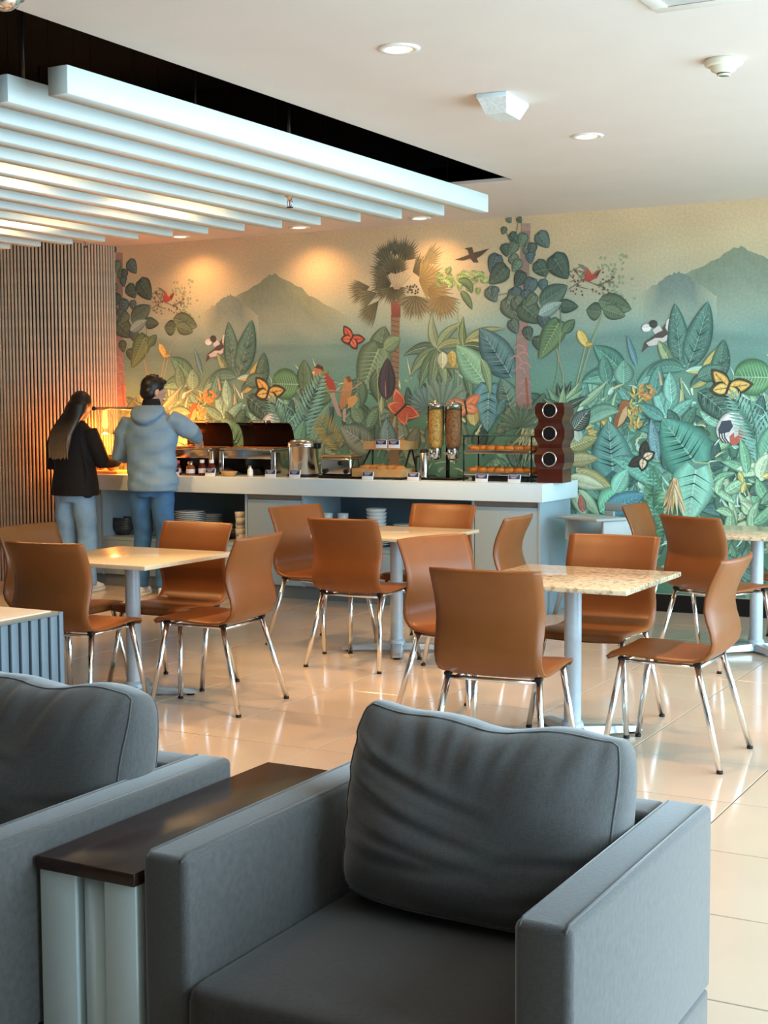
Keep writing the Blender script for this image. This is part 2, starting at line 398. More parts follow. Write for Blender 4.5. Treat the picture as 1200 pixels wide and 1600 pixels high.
# ================================================================== the mural, a flat print on the back wall
class Print:
    """flat shapes in the plane of the back wall, authored from photograph positions, stacked in hair-thin layers"""
    def __init__(s): s.v = []; s.f = []; s.c = []; s.layer = 0; s.off = [0.0]; s.toned = True; s.grid = {}; s.last = {}; s.deep = 0; s.jit = random.Random(3)
    def P(s, p): q = at(p[0], p[1], WY); return (q.x, q.z)
    def raw(s, pts, faces, cols, lay):
        """pts in wall metres, one colour for each point"""
        for dx in s.off:
            o = len(s.v); xa, xb = min(p[0] for p in pts) + dx, max(p[0] for p in pts) + dx
            if xb < LX + 0.01 or xa > RX: continue
            za, zb = min(p[1] for p in pts), max(p[1] for p in pts)
            cells = [(i, j) for i in range(int(xa * 40) - 1, int(xb * 40) + 2) for j in range(int(za * 40) - 1, int(zb * 40) + 2)] if lay > 0 else []
            m = max([s.grid.get(c, 0) for c in cells] or [0])
            key, val = s.last.get(dx, (None, 0))
            dep = val if (key == lay and m <= val) else m + 1
            if lay == 0: dep = 0
            s.last[dx] = (lay, dep)
            for c in cells: s.grid[c] = dep
            s.deep = max(s.deep, dep)
            for (x, z) in pts: s.v.append((min(max(x + dx, LX + 0.002), RX), -0.0004 - dep * 0.000012, min(max(z, 0.13), CZ - 0.001)))
            s.c += [s.tone(c) for c in cols] if s.toned and lay > 0 else cols
            for f in faces: s.f.append([o + i for i in f])
    @staticmethod
    def tone(c):
        g = 0.2126 * c[0] + 0.7152 * c[1] + 0.0722 * c[2]; h = (0.330, 0.420, 0.330)
        return tuple((c[k] * 0.86 + g * 0.14) * 1.18 + h[k] * 0.11 for k in range(3))
    def poly(s, pix, col, col2=None):
        s.layer += 1
        pts = [s.P(p) for p in pix]; c1 = s2l(col); n = len(pts)
        if col2:
            c2 = s2l(col2); zs = [p[1] for p in pts]; a, b = min(zs), max(zs)
            cols = [tuple(c2[k] + (c1[k] - c2[k]) * ((p[1] - a) / max(b - a, 1e-6)) for k in range(3)) for p in pts]
        else: cols = [c1] * n
        s.raw(pts, [list(range(n))], cols, s.layer)
    def line(s, pix, w, col, w2=None):
        s.layer += 1
        pts = [Vector(s.P(p)) for p in pix]; k = 1.0 / 196.0; vs = []; n = len(pts)
        for i, p in enumerate(pts):
            t = (pts[min(i + 1, n - 1)] - pts[max(i - 1, 0)]).normalized(); nn = Vector((-t.y, t.x))
            ww = (w + ((w2 if w2 is not None else w) - w) * i / (n - 1)) * k / 2
            vs += [tuple(p + nn * ww), tuple(p - nn * ww)]
        s.raw(vs, [(2 * i, 2 * i + 1, 2 * i + 3, 2 * i + 2) for i in range(n - 1)], [s2l(col)] * len(vs), s.layer)
    def leaf(s, x, y, ang, L, W, col, col2=None, vein=None, shape='ovate', bend=0.0, nv=5, outline=True, mottled=False):
        """base at pixel (x, y), pointing at ang degrees (0 right, 90 up), L long and W wide in pixels"""
        k = 1.0 / 196.0; bx, bz = s.P((x, y)); N = 12
        c1 = s2l(col); j = s.jit.uniform(0.9, 1.1); c1 = tuple(v * j for v in c1)
        c2 = s2l(col2) if col2 else tuple(v * 0.72 for v in c1)
        vc = s2l(vein) if vein else tuple(min(1, v * 1.9 + 0.04) for v in c1)
        dk = tuple(v * 0.55 for v in c1)
        prof = {'ovate': lambda t: math.sin(PI * t ** 0.8) ** 0.8, 'lance': lambda t: math.sin(PI * t ** 0.75) ** 1.1 * (1 - 0.3 * t),
                'heart': lambda t: (math.sin(PI * min(1, (t * 0.86 + 0.14)) ** 0.62) ** 0.75), 'round': lambda t: math.sqrt(max(0, 1 - (2 * t - 1) ** 2)),
                'blade': lambda t: (1 - t) ** 0.6 * min(1, 0.45 + t * 3)}[shape]
        mid = []; th = math.radians(ang); px, pz = bx, bz
        for i in range(N + 1):
            mid.append((px, pz, th))
            th += math.radians(bend) / N
            px += math.cos(th) * L * k / N; pz += math.sin(th) * L * k / N
        def side(sgn, grow=0.0):
            out = []
            for i, (a, b, h) in enumerate(mid):
                w = (prof(min(max(i / N, 0.0), 1.0)) * W / 2 + grow) * k
                if shape == 'heart' and i == 0: w *= 0.6
                out.append((a - math.sin(h) * w * sgn - (math.cos(h) * W * 0.16 * k if shape == 'heart' and i == 0 else 0),
                            b + math.cos(h) * w * sgn - (math.sin(h) * W * 0.16 * k if shape == 'heart' and i == 0 else 0)))
            return out
        nv = int(nv * 1.6)
        if outline:
            s.layer += 1
            a, b = side(1, 0.6), side(-1, 0.6)
            s.raw(a + b, [(i, i + 1, N + 2 + i, N + 1 + i) for i in range(N)], [dk] * len(a + b), s.layer)
        s.layer += 1
        m2 = [(a, b) for a, b, h in mid]
        lo = tuple(v * 0.62 for v in c1); lo2 = tuple(v * 0.62 for v in c2)
        for sd, cc, ce in ((side(1), c1, lo), (side(-1), c2, lo2)):
            inner = [((m2[i][0] * 0.4 + sd[i][0] * 0.6), (m2[i][1] * 0.4 + sd[i][1] * 0.6)) for i in range(N + 1)]
            hi = tuple(min(1, v * 1.42 + 0.01) for v in cc)
            s.raw(m2 + inner, [(i, i + 1, N + 2 + i, N + 1 + i) for i in range(N)], [cc] * (N + 1) + [hi] * (N + 1), s.layer)
            s.raw(inner + sd, [(i, i + 1, N + 2 + i, N + 1 + i) for i in range(N)], [hi] * (N + 1) + [ce] * (N + 1), s.layer)
        if L < 10: return
        s.layer += 1
        vp = []; vf = []; vw = max(0.55, min(1.4, W * 0.022)) * k
        for i, (a, b, h) in enumerate(mid):
            w = vw * (1 - 0.75 * i / N); vp += [(a - math.sin(h) * w, b + math.cos(h) * w), (a + math.sin(h) * w, b - math.cos(h) * w)]
        vf = [(2 * i, 2 * i + 1, 2 * i + 3, 2 * i + 2) for i in range(N)]
        s.raw(vp, vf, [vc] * len(vp), s.layer); s.layer += 1; vp = []; vf = []
        for q in range(nv):
            i = 1 + int((N - 4) * q / max(1, nv - 1)) if nv > 1 else 3
            for sgn in (1, -1):
                a, b, h = mid[i]; e = side(sgn)[min(N, i + 2)]; o = len(vp)
                e = (a + (e[0] - a) * 0.93, b + (e[1] - b) * 0.93)
                tx, tz = e[0] - a, e[1] - b; l = math.hypot(tx, tz) or 1; nx, nz = -tz / l * vw * 0.55, tx / l * vw * 0.55
                vp += [(a + nx, b + nz), (a - nx, b - nz), e]; vf.append((o, o + 1, o + 2))
        if vf: s.raw(vp, vf, [vc] * len(vp), s.layer)
        s.layer += 1; vp = []; vf = []
        if mottled:
            for q in range(int(L * W / 40)):
                i = s.jit.randint(2, N - 2); sgn = s.jit.choice((1, -1)); f = s.jit.uniform(0.15, 0.85); e = side(sgn)[i]; a, b, h = mid[i]
                x0, z0 = a + (e[0] - a) * f, b + (e[1] - b) * f; o = len(vp); r = s.jit.uniform(0.5, 1.1) * k
                vp += [(x0 - r, z0), (x0, z0 - r), (x0 + r, z0), (x0, z0 + r)]; vf.append((o, o + 1, o + 2, o + 3))
        if vf: s.raw(vp, vf, [vc] * len(vp), s.layer)
    def fan(s, x, y, ang, spread, L, n, col, col2, tip=None):
        k = 1.0 / 196.0; bx, bz = s.P((x, y)); s.layer += 1
        for i in range(n):
            a = math.radians(ang + spread * ((i + 0.5) / n - 0.5)); l = L * s.jit.uniform(0.88, 1.06) * k * (0.78 + 0.22 * math.cos((i / n - 0.5) * 2.4)); w = math.radians(spread / n) * 0.62
            c = s2l(col if i % 2 else col2); ct = s2l(tip) if tip else c
            m = 0.62
            pts = [(bx, bz), (bx + math.cos(a - w) * l * m, bz + math.sin(a - w) * l * m), (bx + math.cos(a) * l, bz + math.sin(a) * l), (bx + math.cos(a + w) * l * m, bz + math.sin(a + w) * l * m)]
            s.raw(pts, [(0, 1, 2, 3)], [tuple(v * 0.6 for v in c), c, ct, c], s.layer + (i % 2) * 0.4)
        s.layer += 1
    def pinnate(s, x, y, ang, L, W, n, col, stem, bend=0.0, droop=35):
        k = 1.0 / 196.0; bx, bz = s.P((x, y)); th = math.radians(ang); s.layer += 1
        pts = []; px, pz = bx, bz
        for i in range(n + 1):
            pts.append((px, pz, th)); th += math.radians(bend) / n; px += math.cos(th) * L * k / n; pz += math.sin(th) * L * k / n
        for i in range(1, n + 1):
            a, b, h = pts[i]; t = i / n; l = W / 2 * k * math.sin(PI * min(0.97, 0.12 + 0.82 * t)) ** 0.7
            for sgn in (1, -1):
                g = h + sgn * math.radians(90 - droop); w = max(0.5, L / n * 0.36) * k
                e = (a + math.cos(g) * l, b + math.sin(g) * l); mx, mz = a + math.cos(g) * l * 0.4, b + math.sin(g) * l * 0.4
                nx, nz = -math.sin(g) * w, math.cos(g) * w
                c = s2l(col); f = s.jit.uniform(0.75, 1.15); c = tuple(v * f for v in c)
                s.raw([(a, b), (mx + nx, mz + nz), e, (mx - nx, mz - nz)], [(0, 1, 2, 3)], [tuple(v * 0.7 for v in c), c, c, tuple(v * 0.7 for v in c)], s.layer)
        s.line_m([(a, b) for a, b, h in pts], 1.1, stem)
    def line_m(s, pts, w, col):
        s.layer += 1; k = 1.0 / 196.0; vs = []; n = len(pts); V = [Vector(p) for p in pts]
        for i, p in enumerate(V):
            t = (V[min(i + 1, n - 1)] - V[max(i - 1, 0)]).normalized(); vs += [(p.x - t.y * w * k / 2, p.y + t.x * w * k / 2), (p.x + t.y * w * k / 2, p.y - t.x * w * k / 2)]
        s.raw(vs, [(2 * i, 2 * i + 1, 2 * i + 3, 2 * i + 2) for i in range(n - 1)], [s2l(col)] * len(vs), s.layer)
    def build(s, name, parent):
        me = bpy.data.meshes.new(name); me.from_pydata(s.v, [], s.f)
        ca = me.color_attributes.new('print', 'FLOAT_COLOR', 'POINT')
        ca.data.foreach_set('color', [x for c in s.c for x in (c[0], c[1], c[2], 1.0)])
        me.materials.append(vcol_mat('mural_print'))
        o = bpy.data.objects.new(name, me); COL.objects.link(o); o.location = (0, WY, 0); o.parent = parent
        return o

PER = 3.885
pr = Print()
ALLK = [0.0]
# --- sky and haze: one fine grid over the whole wall
STOPS = [(300, '#d2b890'), (350, '#cdb68f'), (395, '#c6b793'), (440, '#bab89b'), (480, '#aab9a2'), (505, '#9bb4a6'), (520, '#82a398'), (545, '#7d9f94'), (575, '#7ba596'), (620, '#76a38d'), (680, '#6b9880'), (760, '#648f78'), (860, '#5f8870'), (1000, '#5a7f6a')]
def skycol(x, z):
    d = Vector((x, WY, z - CAMH)); py = 800 - FPX * d.dot(_up) / d.dot(_fw)
    d2 = Vector((-3.3, WY, z - CAMH)); py = 800 - FPX * d2.dot(_up) / d2.dot(_fw)
    py += 5 * math.sin(x * 5.1) * math.sin(z * 9 + x) + 4 * math.sin(x * 13 + z * 4)
    for (a, ca), (b, cbx) in zip(STOPS, STOPS[1:]):
        if py <= b or b == 1000:
            t = min(max((py - a) / (b - a), 0), 1); A, B = s2l(ca), s2l(cbx)
            c = [A[i] + (B[i] - A[i]) * t for i in range(3)]; break
    n = 1 + 0.05 * math.sin(x * 7.3 + 2 * math.sin(z * 6.1)) * math.sin(z * 11.7 + x * 3.1) + (0.07 * math.sin(z * 47 + 1.3 * math.sin(x * 2.3)) * math.exp(-((py - 528) / 28) ** 2))
    return tuple(v * n * 1.12 for v in c)
gx, gz = 190, 90
gp = [(LX + (RX - LX) * i / gx, 0.13 + (CZ - 0.131) * j / gz) for j in range(gz + 1) for i in range(gx + 1)]
pr.raw(gp, [(j * (gx + 1) + i, j * (gx + 1) + i + 1, (j + 1) * (gx + 1) + i + 1, (j + 1) * (gx + 1) + i) for j in range(gz) for i in range(gx)], [skycol(*p) for p in gp], 0)
BOTH = [0.0, -PER, PER, 2 * PER]
# --- mountains: ridge lines that fade into the haze
def mountain(ridge, base, top_col, bot_col):
    pr.layer += 1
    N = 40; P = []
    for i in range(N + 1):
        t = i / N * (len(ridge) - 1); a = min(int(t), len(ridge) - 2); f = t - a; f2 = f * f * (3 - 2 * f)
        x = ridge[a][0] + (ridge[a + 1][0] - ridge[a][0]) * f; y = ridge[a][1] + (ridge[a + 1][1] - ridge[a][1]) * (0.5 * f + 0.5 * f2)
        y += 1.2 * math.sin(i * 2.1) + 0.8 * math.sin(i * 4.7)
        P.append((x, y))
    pts = []; cols = []; rows = 8; tc, bc = s2l(top_col), s2l(bot_col)
    for r in range(rows + 1):
        f = r / rows
        for i, (x, y) in enumerate(P):
            yy = y + (base - y) * f; q = pr.P((x, yy)); pts.append(q)
            n = 1 + 0.07 * math.sin(i * 1.7 + r * 2.3) * math.sin(i * 0.9 - r * 1.1); sk = skycol(q[0], q[1]); g = min(1, max(0, (f - 0.35) / 0.65)) ** 1.2; e = min(i, N - i) / 9.0; g = max(g, 1 - min(1.0, e))
            cols.append(tuple((tc[k] + (bc[k] - tc[k]) * min(1, f * 1.6)) * n * (1 - g) + sk[k] * g for k in range(3)))
    pr.raw(pts, [(r * (N + 1) + i, r * (N + 1) + i + 1, (r + 1) * (N + 1) + i + 1, (r + 1) * (N + 1) + i) for r in range(rows) for i in range(N)], cols, pr.layer)
pr.off = BOTH; pr.toned = False
mountain([(1010, 455), (1035, 440), (1080, 424), (1120, 405), (1142, 389), (1158, 385), (1178, 395), (1210, 408), (1240, 428), (1290, 450), (1330, 470)], 515, '#8d9880', '#93a594')
mountain([(1000, 458), (1025, 444), (1045, 430), (1060, 425), (1072, 429), (1090, 443), (1120, 462)], 508, '#84948a', '#8fa398')
pr.toned = True
for i in range(60):     # pale trees in the mist
    x, y = pr.jit.gauss(962, 11), pr.jit.uniform(395, 475); pr.leaf(x, y, pr.jit.uniform(0, 360), 6, 4, '#8f976f', nv=1, outline=False)
# --- helper clusters
def J(a, b): return pr.jit.uniform(a, b)
G1 = ['#4f7a66', '#5d8f78', '#3f6a5c', '#6ea389', '#4a7f79', '#7db39a', '#5b9a8c', '#86b58c', '#39605a']
G0 = ['#56705a', '#4a6350', '#6a8266', '#3e564a', '#728a6c', '#5d7f70', '#7a9078']
def thicket(x0, x1, y0, y1, n, cols, Ls=(22, 55), shapes=('ovate', 'lance', 'ovate', 'blade')):
    pts = sorted([(J(x0, x1), J(y0, y1)) for _ in range(n)], key=lambda p: p[1])
    for x, y in pts:
        L = J(*Ls); pr.leaf(x, y + L * 0.3, J(15, 165), L, L * J(0.3, 0.6), pr.jit.choice(cols), shape=pr.jit.choice(shapes), bend=J(-50, 50), nv=pr.jit.choice((3, 4, 5)))
def vine_leaf(x, y, s, col, ang=None): pr.leaf(x, y - s * 0.4, ang if ang is not None else J(220, 320), s * 1.05, s * 0.95, col, shape='heart', nv=3)
def strokes(x0, x1, y0, y1, n, cols):
    for k in range(n):
        x, y, a, L = J(x0, x1), J(y0, y1), J(20, 160), J(12, 34)
        if k % 3: pr.leaf(x, y, a, L, J(3, 6), pr.jit.choice(cols), shape='lance', bend=J(-80, 80), nv=0, outline=False)
        else: pr.leaf(x, y, a, J(8, 15), J(5, 9), pr.jit.choice(cols), bend=J(-40, 40), nv=2, outline=False)
def butterfly(x, y, s, ang, col, edge, spots=None):
    for sg in (1, -1):
        pr.leaf(x, y, ang + sg * 62, s, s * 0.62, edge, edge, edge, shape='ovate', nv=0, outline=False)
        pr.leaf(x, y, ang + sg * 62, s * 0.86, s * 0.46, col, col, edge, shape='ovate', nv=3, outline=False)
        pr.leaf(x, y, ang + sg * 118, s * 0.75, s * 0.6, edge, edge, edge, shape='ovate', nv=0, outline=False)
        pr.leaf(x, y, ang + sg * 118, s * 0.60, s * 0.42, spots or col, spots or col, edge, shape='ovate', nv=2, outline=False)
    a = math.radians(ang); pr.line([(x + math.cos(a) * s * 0.35, y - math.sin(a) * s * 0.35), (x - math.cos(a) * s * 0.4, y + math.sin(a) * s * 0.4)], s * 0.10, '#3a2a22')

# ======== middle motif (palm), repeated beyond the right edge
pr.off = [0.0, PER, 2 * PER]
thicket(470, 760, 600, 700, 60, G0); thicket(455, 760, 690, 900, 70, G0)
strokes(470, 790, 570, 760, 150, ['#8fa888', '#a9b890', '#4c6650', '#32463a', '#b3b37c', '#6d8f84'])
# palm
pr.poly([(611, 492), (625, 492), (624, 560), (622, 640), (624, 740), (608, 740), (610, 640), (612, 560)], '#8a6a4c', '#96714e')
for i in range(26): pr.line([(611.5, 500 + i * 8), (623.5, 503 + i * 8)], 1.2, '#5f4631')
pr.poly([(611, 470), (626, 470), (626, 496), (612, 496)], '#9a4434', '#7d3a2c')
PD, PD2, PL = '#24221a', '#423d2b', '#857b56'
for (x, y, a, sp, L, n, c, c2) in (
        (606, 408, 118, 95, 34, 17, PD, PD2), (617, 402, 92, 60, 34, 13, PD2, PD), (628, 408, 66, 120, 40, 22, PD, PD2),
        (612, 425, 150, 130, 42, 26, PD, PD2), (618, 428, 90, 150, 34, 22, PD2, PD), (612, 442, 180, 120, 44, 24, PD, PD2), (645, 425, 20, 110, 36, 20, PD, '#6e6a48'),
        (578, 448, 190, 70, 44, 16, '#6f6848', PD2), (590, 458, 195, 60, 44, 15, '#77744f', PD2), (592, 470, 228, 55, 50, 15, '#6a6843', PD2),
        (660, 410, 25, 70, 40, 14, '#8f7f4c', PL), (655, 440, 10, 150, 46, 26, '#8d7432', '#a58b45'), (668, 452, -15, 120, 46, 22, '#a07f3c', '#8a6f34'),
        (616, 448, 270, 170, 30, 26, PD, PD2), (650, 462, 262, 165, 40, 28, PD2, PL), (690, 462, 275, 150, 40, 26, '#98793a', '#7d6a3a')):
    pr.fan(x, y, a, sp, L, max(9, int(n * 0.75)), c, c2, PL)
for k in range(8): pr.line([(617 + k * 0.8, 452), (604 + k * 5.5, 420 + abs(k - 3.5) * 3)], 1.4, '#9d8f78', 0.8)
for k in range(16): pr.leaf(J(638, 655), J(446, 460), J(0, 360), 4, 3, '#4b3b34', nv=0, outline=False)
# light foliage right of the palm
for k in range(34): pr.leaf(J(688, 762), 425 + abs(J(-1, 1)) * 26, J(0, 360), 12, 9, pr.jit.choice(['#6d8a48', '#7f9a55', '#5c7a40']), nv=2, outline=False)
pr.leaf(716, 440, 20, 34, 12, '#4f6a42', bend=-110); pr.leaf(720, 455, -40, 34, 11, '#54704a', bend=-30)
# broad leaves left of the palm
pr.leaf(590, 560, 75, 52, 40, '#5d7557', shape='ovate'); pr.leaf(592, 545, 245, 80, 60, '#66805e', shape='heart', nv=6); pr.leaf(600, 545, 30, 34, 26, '#70895f')
pr.leaf(588, 575, 290, 70, 44, '#58724f', shape='ovate', nv=6); pr.leaf(560, 590, 262, 60, 40, '#4f6a4d')
# arching dracaena right of the trunk
for (a, L, W, b, c) in ((165, 62, 20, 45, '#56705a'), (120, 58, 18, -40, '#7d8f68'), (70, 62, 18, -55, '#75895f'), (35, 66, 18, -70, '#86915c'), (195, 66, 22, 50, '#6c865f'), (225, 72, 20, 35, '#5d7a54'), (255, 74, 22, 10, '#6f8a62'), (290, 70, 18, -15, '#7f9668'), (320, 60, 17, -40, '#5c7657')):
    pr.leaf(684, 545, a, L, W, c, None, '#b9bd94', shape='lance', bend=b, nv=0)
pr.line([(716, 640), (716, 480)], 3, '#9aa06a', 2)
for (a, L, W, b, c) in ((150, 50, 14, 60, '#7a7f4e'), (45, 76, 17, -50, '#8b9462'), (25, 70, 15, -70, '#a3a05a'), (100, 44, 14, -20, '#67804f'), (340, 62, 16, -50, '#6b8a5f'), (300, 56, 16, -30, '#587a5a'), (10, 60, 13, -60, '#4a5f45')):
    pr.leaf(724, 540 if a < 120 else 575, a, L, W, c, None, '#c2c08a', shape='lance', bend=b, nv=0)
pr.leaf(706, 548, 275, 26, 20, '#c2a53a', '#a88a2c', '#e0cc70', shape='ovate', nv=3); pr.leaf(722, 550, 250, 24, 12, '#c9ab42'); pr.leaf(692, 550, 268, 26, 20, '#b9b78e', '#9aa07c', shape='ovate')
# purple spathe, stems
pr.line([(591, 560), (590, 600), (594, 660), (600, 690)], 2, '#9aa070')
pr.leaf(604, 625, 88, 66, 30, '#41323f', '#332834', '#6d4a56', shape='ovate', nv=0); pr.leaf(603, 620, 92, 26, 3, '#8a5a5a', nv=0, outline=False)
pr.leaf(596, 645, 88, 26, 9, '#a3ab7c', nv=0); pr.leaf(612, 690, 80, 46, 8, '#8a9a6a', nv=0)
# lower middle leaves
pr.leaf(477, 612, 92, 52, 30, '#4e6848', '#5d7a55', nv=4); pr.leaf(470, 690, 100, 74, 56, '#86a890', '#74987f', nv=6); pr.leaf(487, 700, 65, 78, 34, '#6d967a', nv=5)
pr.leaf(520, 612, 200, 44, 30, '#4d7049', nv=5); pr.leaf(565, 660, 120, 34, 26, '#6b8a66', nv=5); pr.leaf(575, 668, 60, 36, 22, '#5f8060', nv=5); pr.leaf(558, 640, 90, 30, 14, '#5d7f60')
pr.pinnate(532, 706, 118, 66, 62, 15, '#b3a04a', '#7f7434', bend=20)
pr.leaf(585, 702, 150, 72, 46, '#7d8878', '#6c7868', nv=7); pr.leaf(608, 706, 95, 52, 32, '#6d8f8c', '#587a78', nv=5); pr.leaf(640, 708, 70, 44, 26, '#6f7c6c', nv=7)
pr.fan(690, 640, 90, 200, 58, 22, '#6d8a76', '#84a08a'); pr.fan(668, 640, 140, 120, 44, 14, '#5d8080', '#769a94'); pr.leaf(668, 690, 60, 40, 24, '#5d6f66', nv=7)
pr.leaf(760, 600, 130, 78, 44, '#6c9b78', '#7fae86', nv=5); pr.leaf(800, 590, 125, 92, 50, '#3c6468', '#4a7678', '#7fa3a0', nv=8)
pr.leaf(764, 606, 268, 66, 52, '#4a7f88', '#568f94', '#93bdb8', shape='heart', nv=8); pr.leaf(752, 560, 300, 62, 16, '#7d9a6c', shape='lance', bend=-30, nv=0)
pr.leaf(800, 640, 110, 50, 36, '#4c6a5e', '#5d8070', '#9ab39a', nv=8); pr.leaf(742, 665, 100, 34, 22, '#b0a75c', '#98914e')
# parrots on a branch
pr.poly([(489, 578), (494, 572), (501, 571), (508, 578), (518, 590), (525, 605), (526, 614), (518, 615), (506, 611), (497, 602), (491, 592)], '#8a9a4a', '#7d8a45')
pr.poly([(505, 585), (511, 583), (522, 596), (526, 612), (518, 612), (509, 600)], '#b83a2e'); pr.poly([(489, 578), (495, 572), (503, 572), (504, 580), (499, 586), (492, 588)], '#c97f45'); pr.poly([(491, 574), (497, 569), (505, 573), (506, 581), (501, 577)], '#5b352c'); pr.poly([(487, 581), (492, 580), (491, 587)], '#e8cf9a')
pr.poly([(515, 615), (522, 613), (531, 640), (534, 652), (527, 648)], '#b59a8a')
pr.poly([(538, 592), (544, 588), (550, 594), (551, 606), (548, 622), (541, 634), (533, 640), (530, 630), (534, 612)], '#c58f3f', '#b7784a'); pr.poly([(543, 622), (556, 617), (560, 624), (551, 636), (544, 638)], '#d99a4a'); pr.poly([(540, 590), (546, 587), (551, 596), (545, 598)], '#8a4a32')
pr.poly([(536, 640), (541, 638), (540, 660), (536, 658)], '#c9a58a')
pr.line([(497, 614), (515, 610), (535, 611), (552, 607), (566, 597)], 2.2, '#b58a80')
# orange, red and peach butterflies
butterfly(549, 530, 26, 60, '#c4472a', '#4a1f18', '#c95a35'); butterfly(627, 640, 34, 45, '#b8402e', '#d97a4a', '#c24a32'); butterfly(728, 636, 30, 100, '#e0834a', '#d8693a', '#e59560')
# swallow
pr.poly([(711, 406), (722, 402), (733, 398), (731, 391), (726, 388), (738, 386), (740, 395), (752, 392), (765, 388), (754, 398), (745, 404), (748, 410), (740, 410), (735, 404), (724, 407)], '#4a342c')

# ======== right motif, repeated on the left
pr.off = BOTH
thicket(870, 1210, 640, 900, 190, G1, (20, 52)); thicket(880, 1190, 610, 660, 45, G1, (18, 40)); thicket(775, 900, 620, 900, 60, G0 + G1, (20, 48))
strokes(885, 1205, 605, 860, 260, ['#8fc4ae', '#a9d4bc', '#5f9a88', '#335a50', '#b2d0b0', '#a9ac78', '#2f5048'])
# tree wrapped in climbers
pr.poly([(815, 350), (829, 350), (828, 400), (826, 480), (826, 560), (832, 640), (806, 640), (806, 560), (812, 470)], '#8f6f62', '#a3827a')
for (x, y) in ((812, 545), (818, 556), (806, 562), (820, 572), (812, 580), (822, 600), (817, 620)): pr.line([(x - 9, y), (x - 2, y - 6), (x + 6, y - 4), (x + 9, y + 3)], 2.2, '#b98a80')
pr.line([(822, 590), (826, 640)], 4, '#a8584a'); pr.poly([(815, 349), (829, 349), (829, 361), (815, 361)], '#a57f70')
VC = ['#4a5c48', '#3f5244', '#566a52', '#35493f', '#5a6650', '#4d6058', '#42585a']
for (x, y, s) in ((794, 344, 9), (810, 344, 9), (789, 360, 10), (799, 372, 15), (819, 374, 18), (843, 376, 24), (789, 390, 17), (806, 388, 18), (822, 393, 20), (833, 388, 16), (777, 411, 26), (800, 408, 18), (828, 402, 15), (789, 432, 32), (812, 415, 18), (840, 421, 24), (866, 418, 36), (817, 436, 22), (832, 447, 24), (848, 445, 16), (764, 461, 22), (775, 455, 14), (802, 464, 26), (821, 463, 20), (793, 484, 36), (806, 478, 26), (817, 493, 38), (836, 470, 20), (800, 510, 20), (824, 520, 18), (848, 500, 22), (840, 535, 18)):
    vine_leaf(x, y, s, pr.jit.choice(VC))
for p in (((850, 440), (858, 425)), ((775, 462), (795, 458)), ((836, 425), (862, 420)), ((790, 360), (801, 385)), ((810, 345), (806, 375)), ((820, 525), (845, 532))): pr.line(list(p), 1.3, '#6a6f54')
pr.leaf(844, 475, 30, 50, 32, '#41574a', '#4d6455', nv=4); pr.leaf(878, 478, -5, 26, 20, '#3f5446', shape='heart'); pr.leaf(842, 492, 25, 40, 20, '#7d958c', '#6a847c')
pr.leaf(873, 505, 240, 60, 36, '#5b7a4c', '#4a6a44', '#93a874', shape='heart', nv=6); pr.leaf(880, 520, 45, 26, 16, '#4f6b48')
pr.line([(858, 640), (872, 580), (876, 520)], 1.8, '#8a9a6a'); pr.line([(882, 640), (880, 585), (870, 545)], 1.8, '#a39f74'); pr.line([(876, 480), (878, 520)], 1.5, '#6a7a5a')
pr.leaf(940, 488, 170, 24, 26, '#4a5c46'); pr.leaf(935, 470, -12, 52, 30, '#4c5e46', '#5c7050', bend=-8, nv=4); pr.leaf(942, 482, -20, 36, 22, '#57694e')
pr.line([(943, 490), (925, 535), (905, 600), (895, 640)], 2.2, '#93a67a'); pr.line([(918, 530), (900, 605)], 1.6, '#a9b080')
pr.leaf(904, 516, 300, 30, 14, '#c3a545', '#d0b65c', nv=2); pr.leaf(915, 540, 10, 12, 8, '#b79a3c', nv=0)
# scarlet bird among berries
for k in range(9):
    x, y = J(892, 912), J(425, 450); pr.line([(x, y), (x + J(-9, 9), y + J(-12, 4)), (x + J(-12, 12), y + J(-14, 10))], 0.9, '#6a5a48')
    x, y = J(925, 955), J(440, 458); pr.line([(x, y), (x + J(-9, 9), y + J(-10, 6)), (x + J(-12, 12), y + J(-12, 10))], 0.9, '#6a5a48')
for k in range(34):
    pr.leaf(J(888, 915) if k % 2 else J(922, 960), J(420, 462), 0, 3, 3, pr.jit.choice(['#7a3a30', '#5a5340', '#8a5a48']), nv=0, outline=False, shape='round')
pr.line([(889, 452), (912, 437), (935, 446), (958, 436)], 1.2, '#6a5642')
pr.poly([(913, 437), (916, 428), (917, 417), (922, 423), (926, 430), (933, 423), (940, 421), (935, 431), (928, 437), (920, 441)], '#c23c28', '#a83324'); pr.poly([(903, 412), (911, 414), (919, 420), (915, 424)], '#7a7064'); pr.poly([(929, 430), (940, 421), (934, 433)], '#5f3a2c')
# folded leaves under the stem
pr.leaf(975, 585, 128, 62, 32, '#4c8a76', '#3f7566', bend=18, nv=4); pr.leaf(968, 590, 160, 58, 26, '#5d9a84', '#447a6c', bend=48, nv=3); pr.leaf(950, 600, 100, 42, 22, '#56907f', nv=3); pr.leaf(975, 600, 90, 34, 30, '#6aa38c'); pr.leaf(995, 572, 108, 46, 9, '#5d8f98', nv=0)
pr.leaf(905, 635, 30, 60, 14, '#8fb38c', shape='lance', nv=0, bend=20)
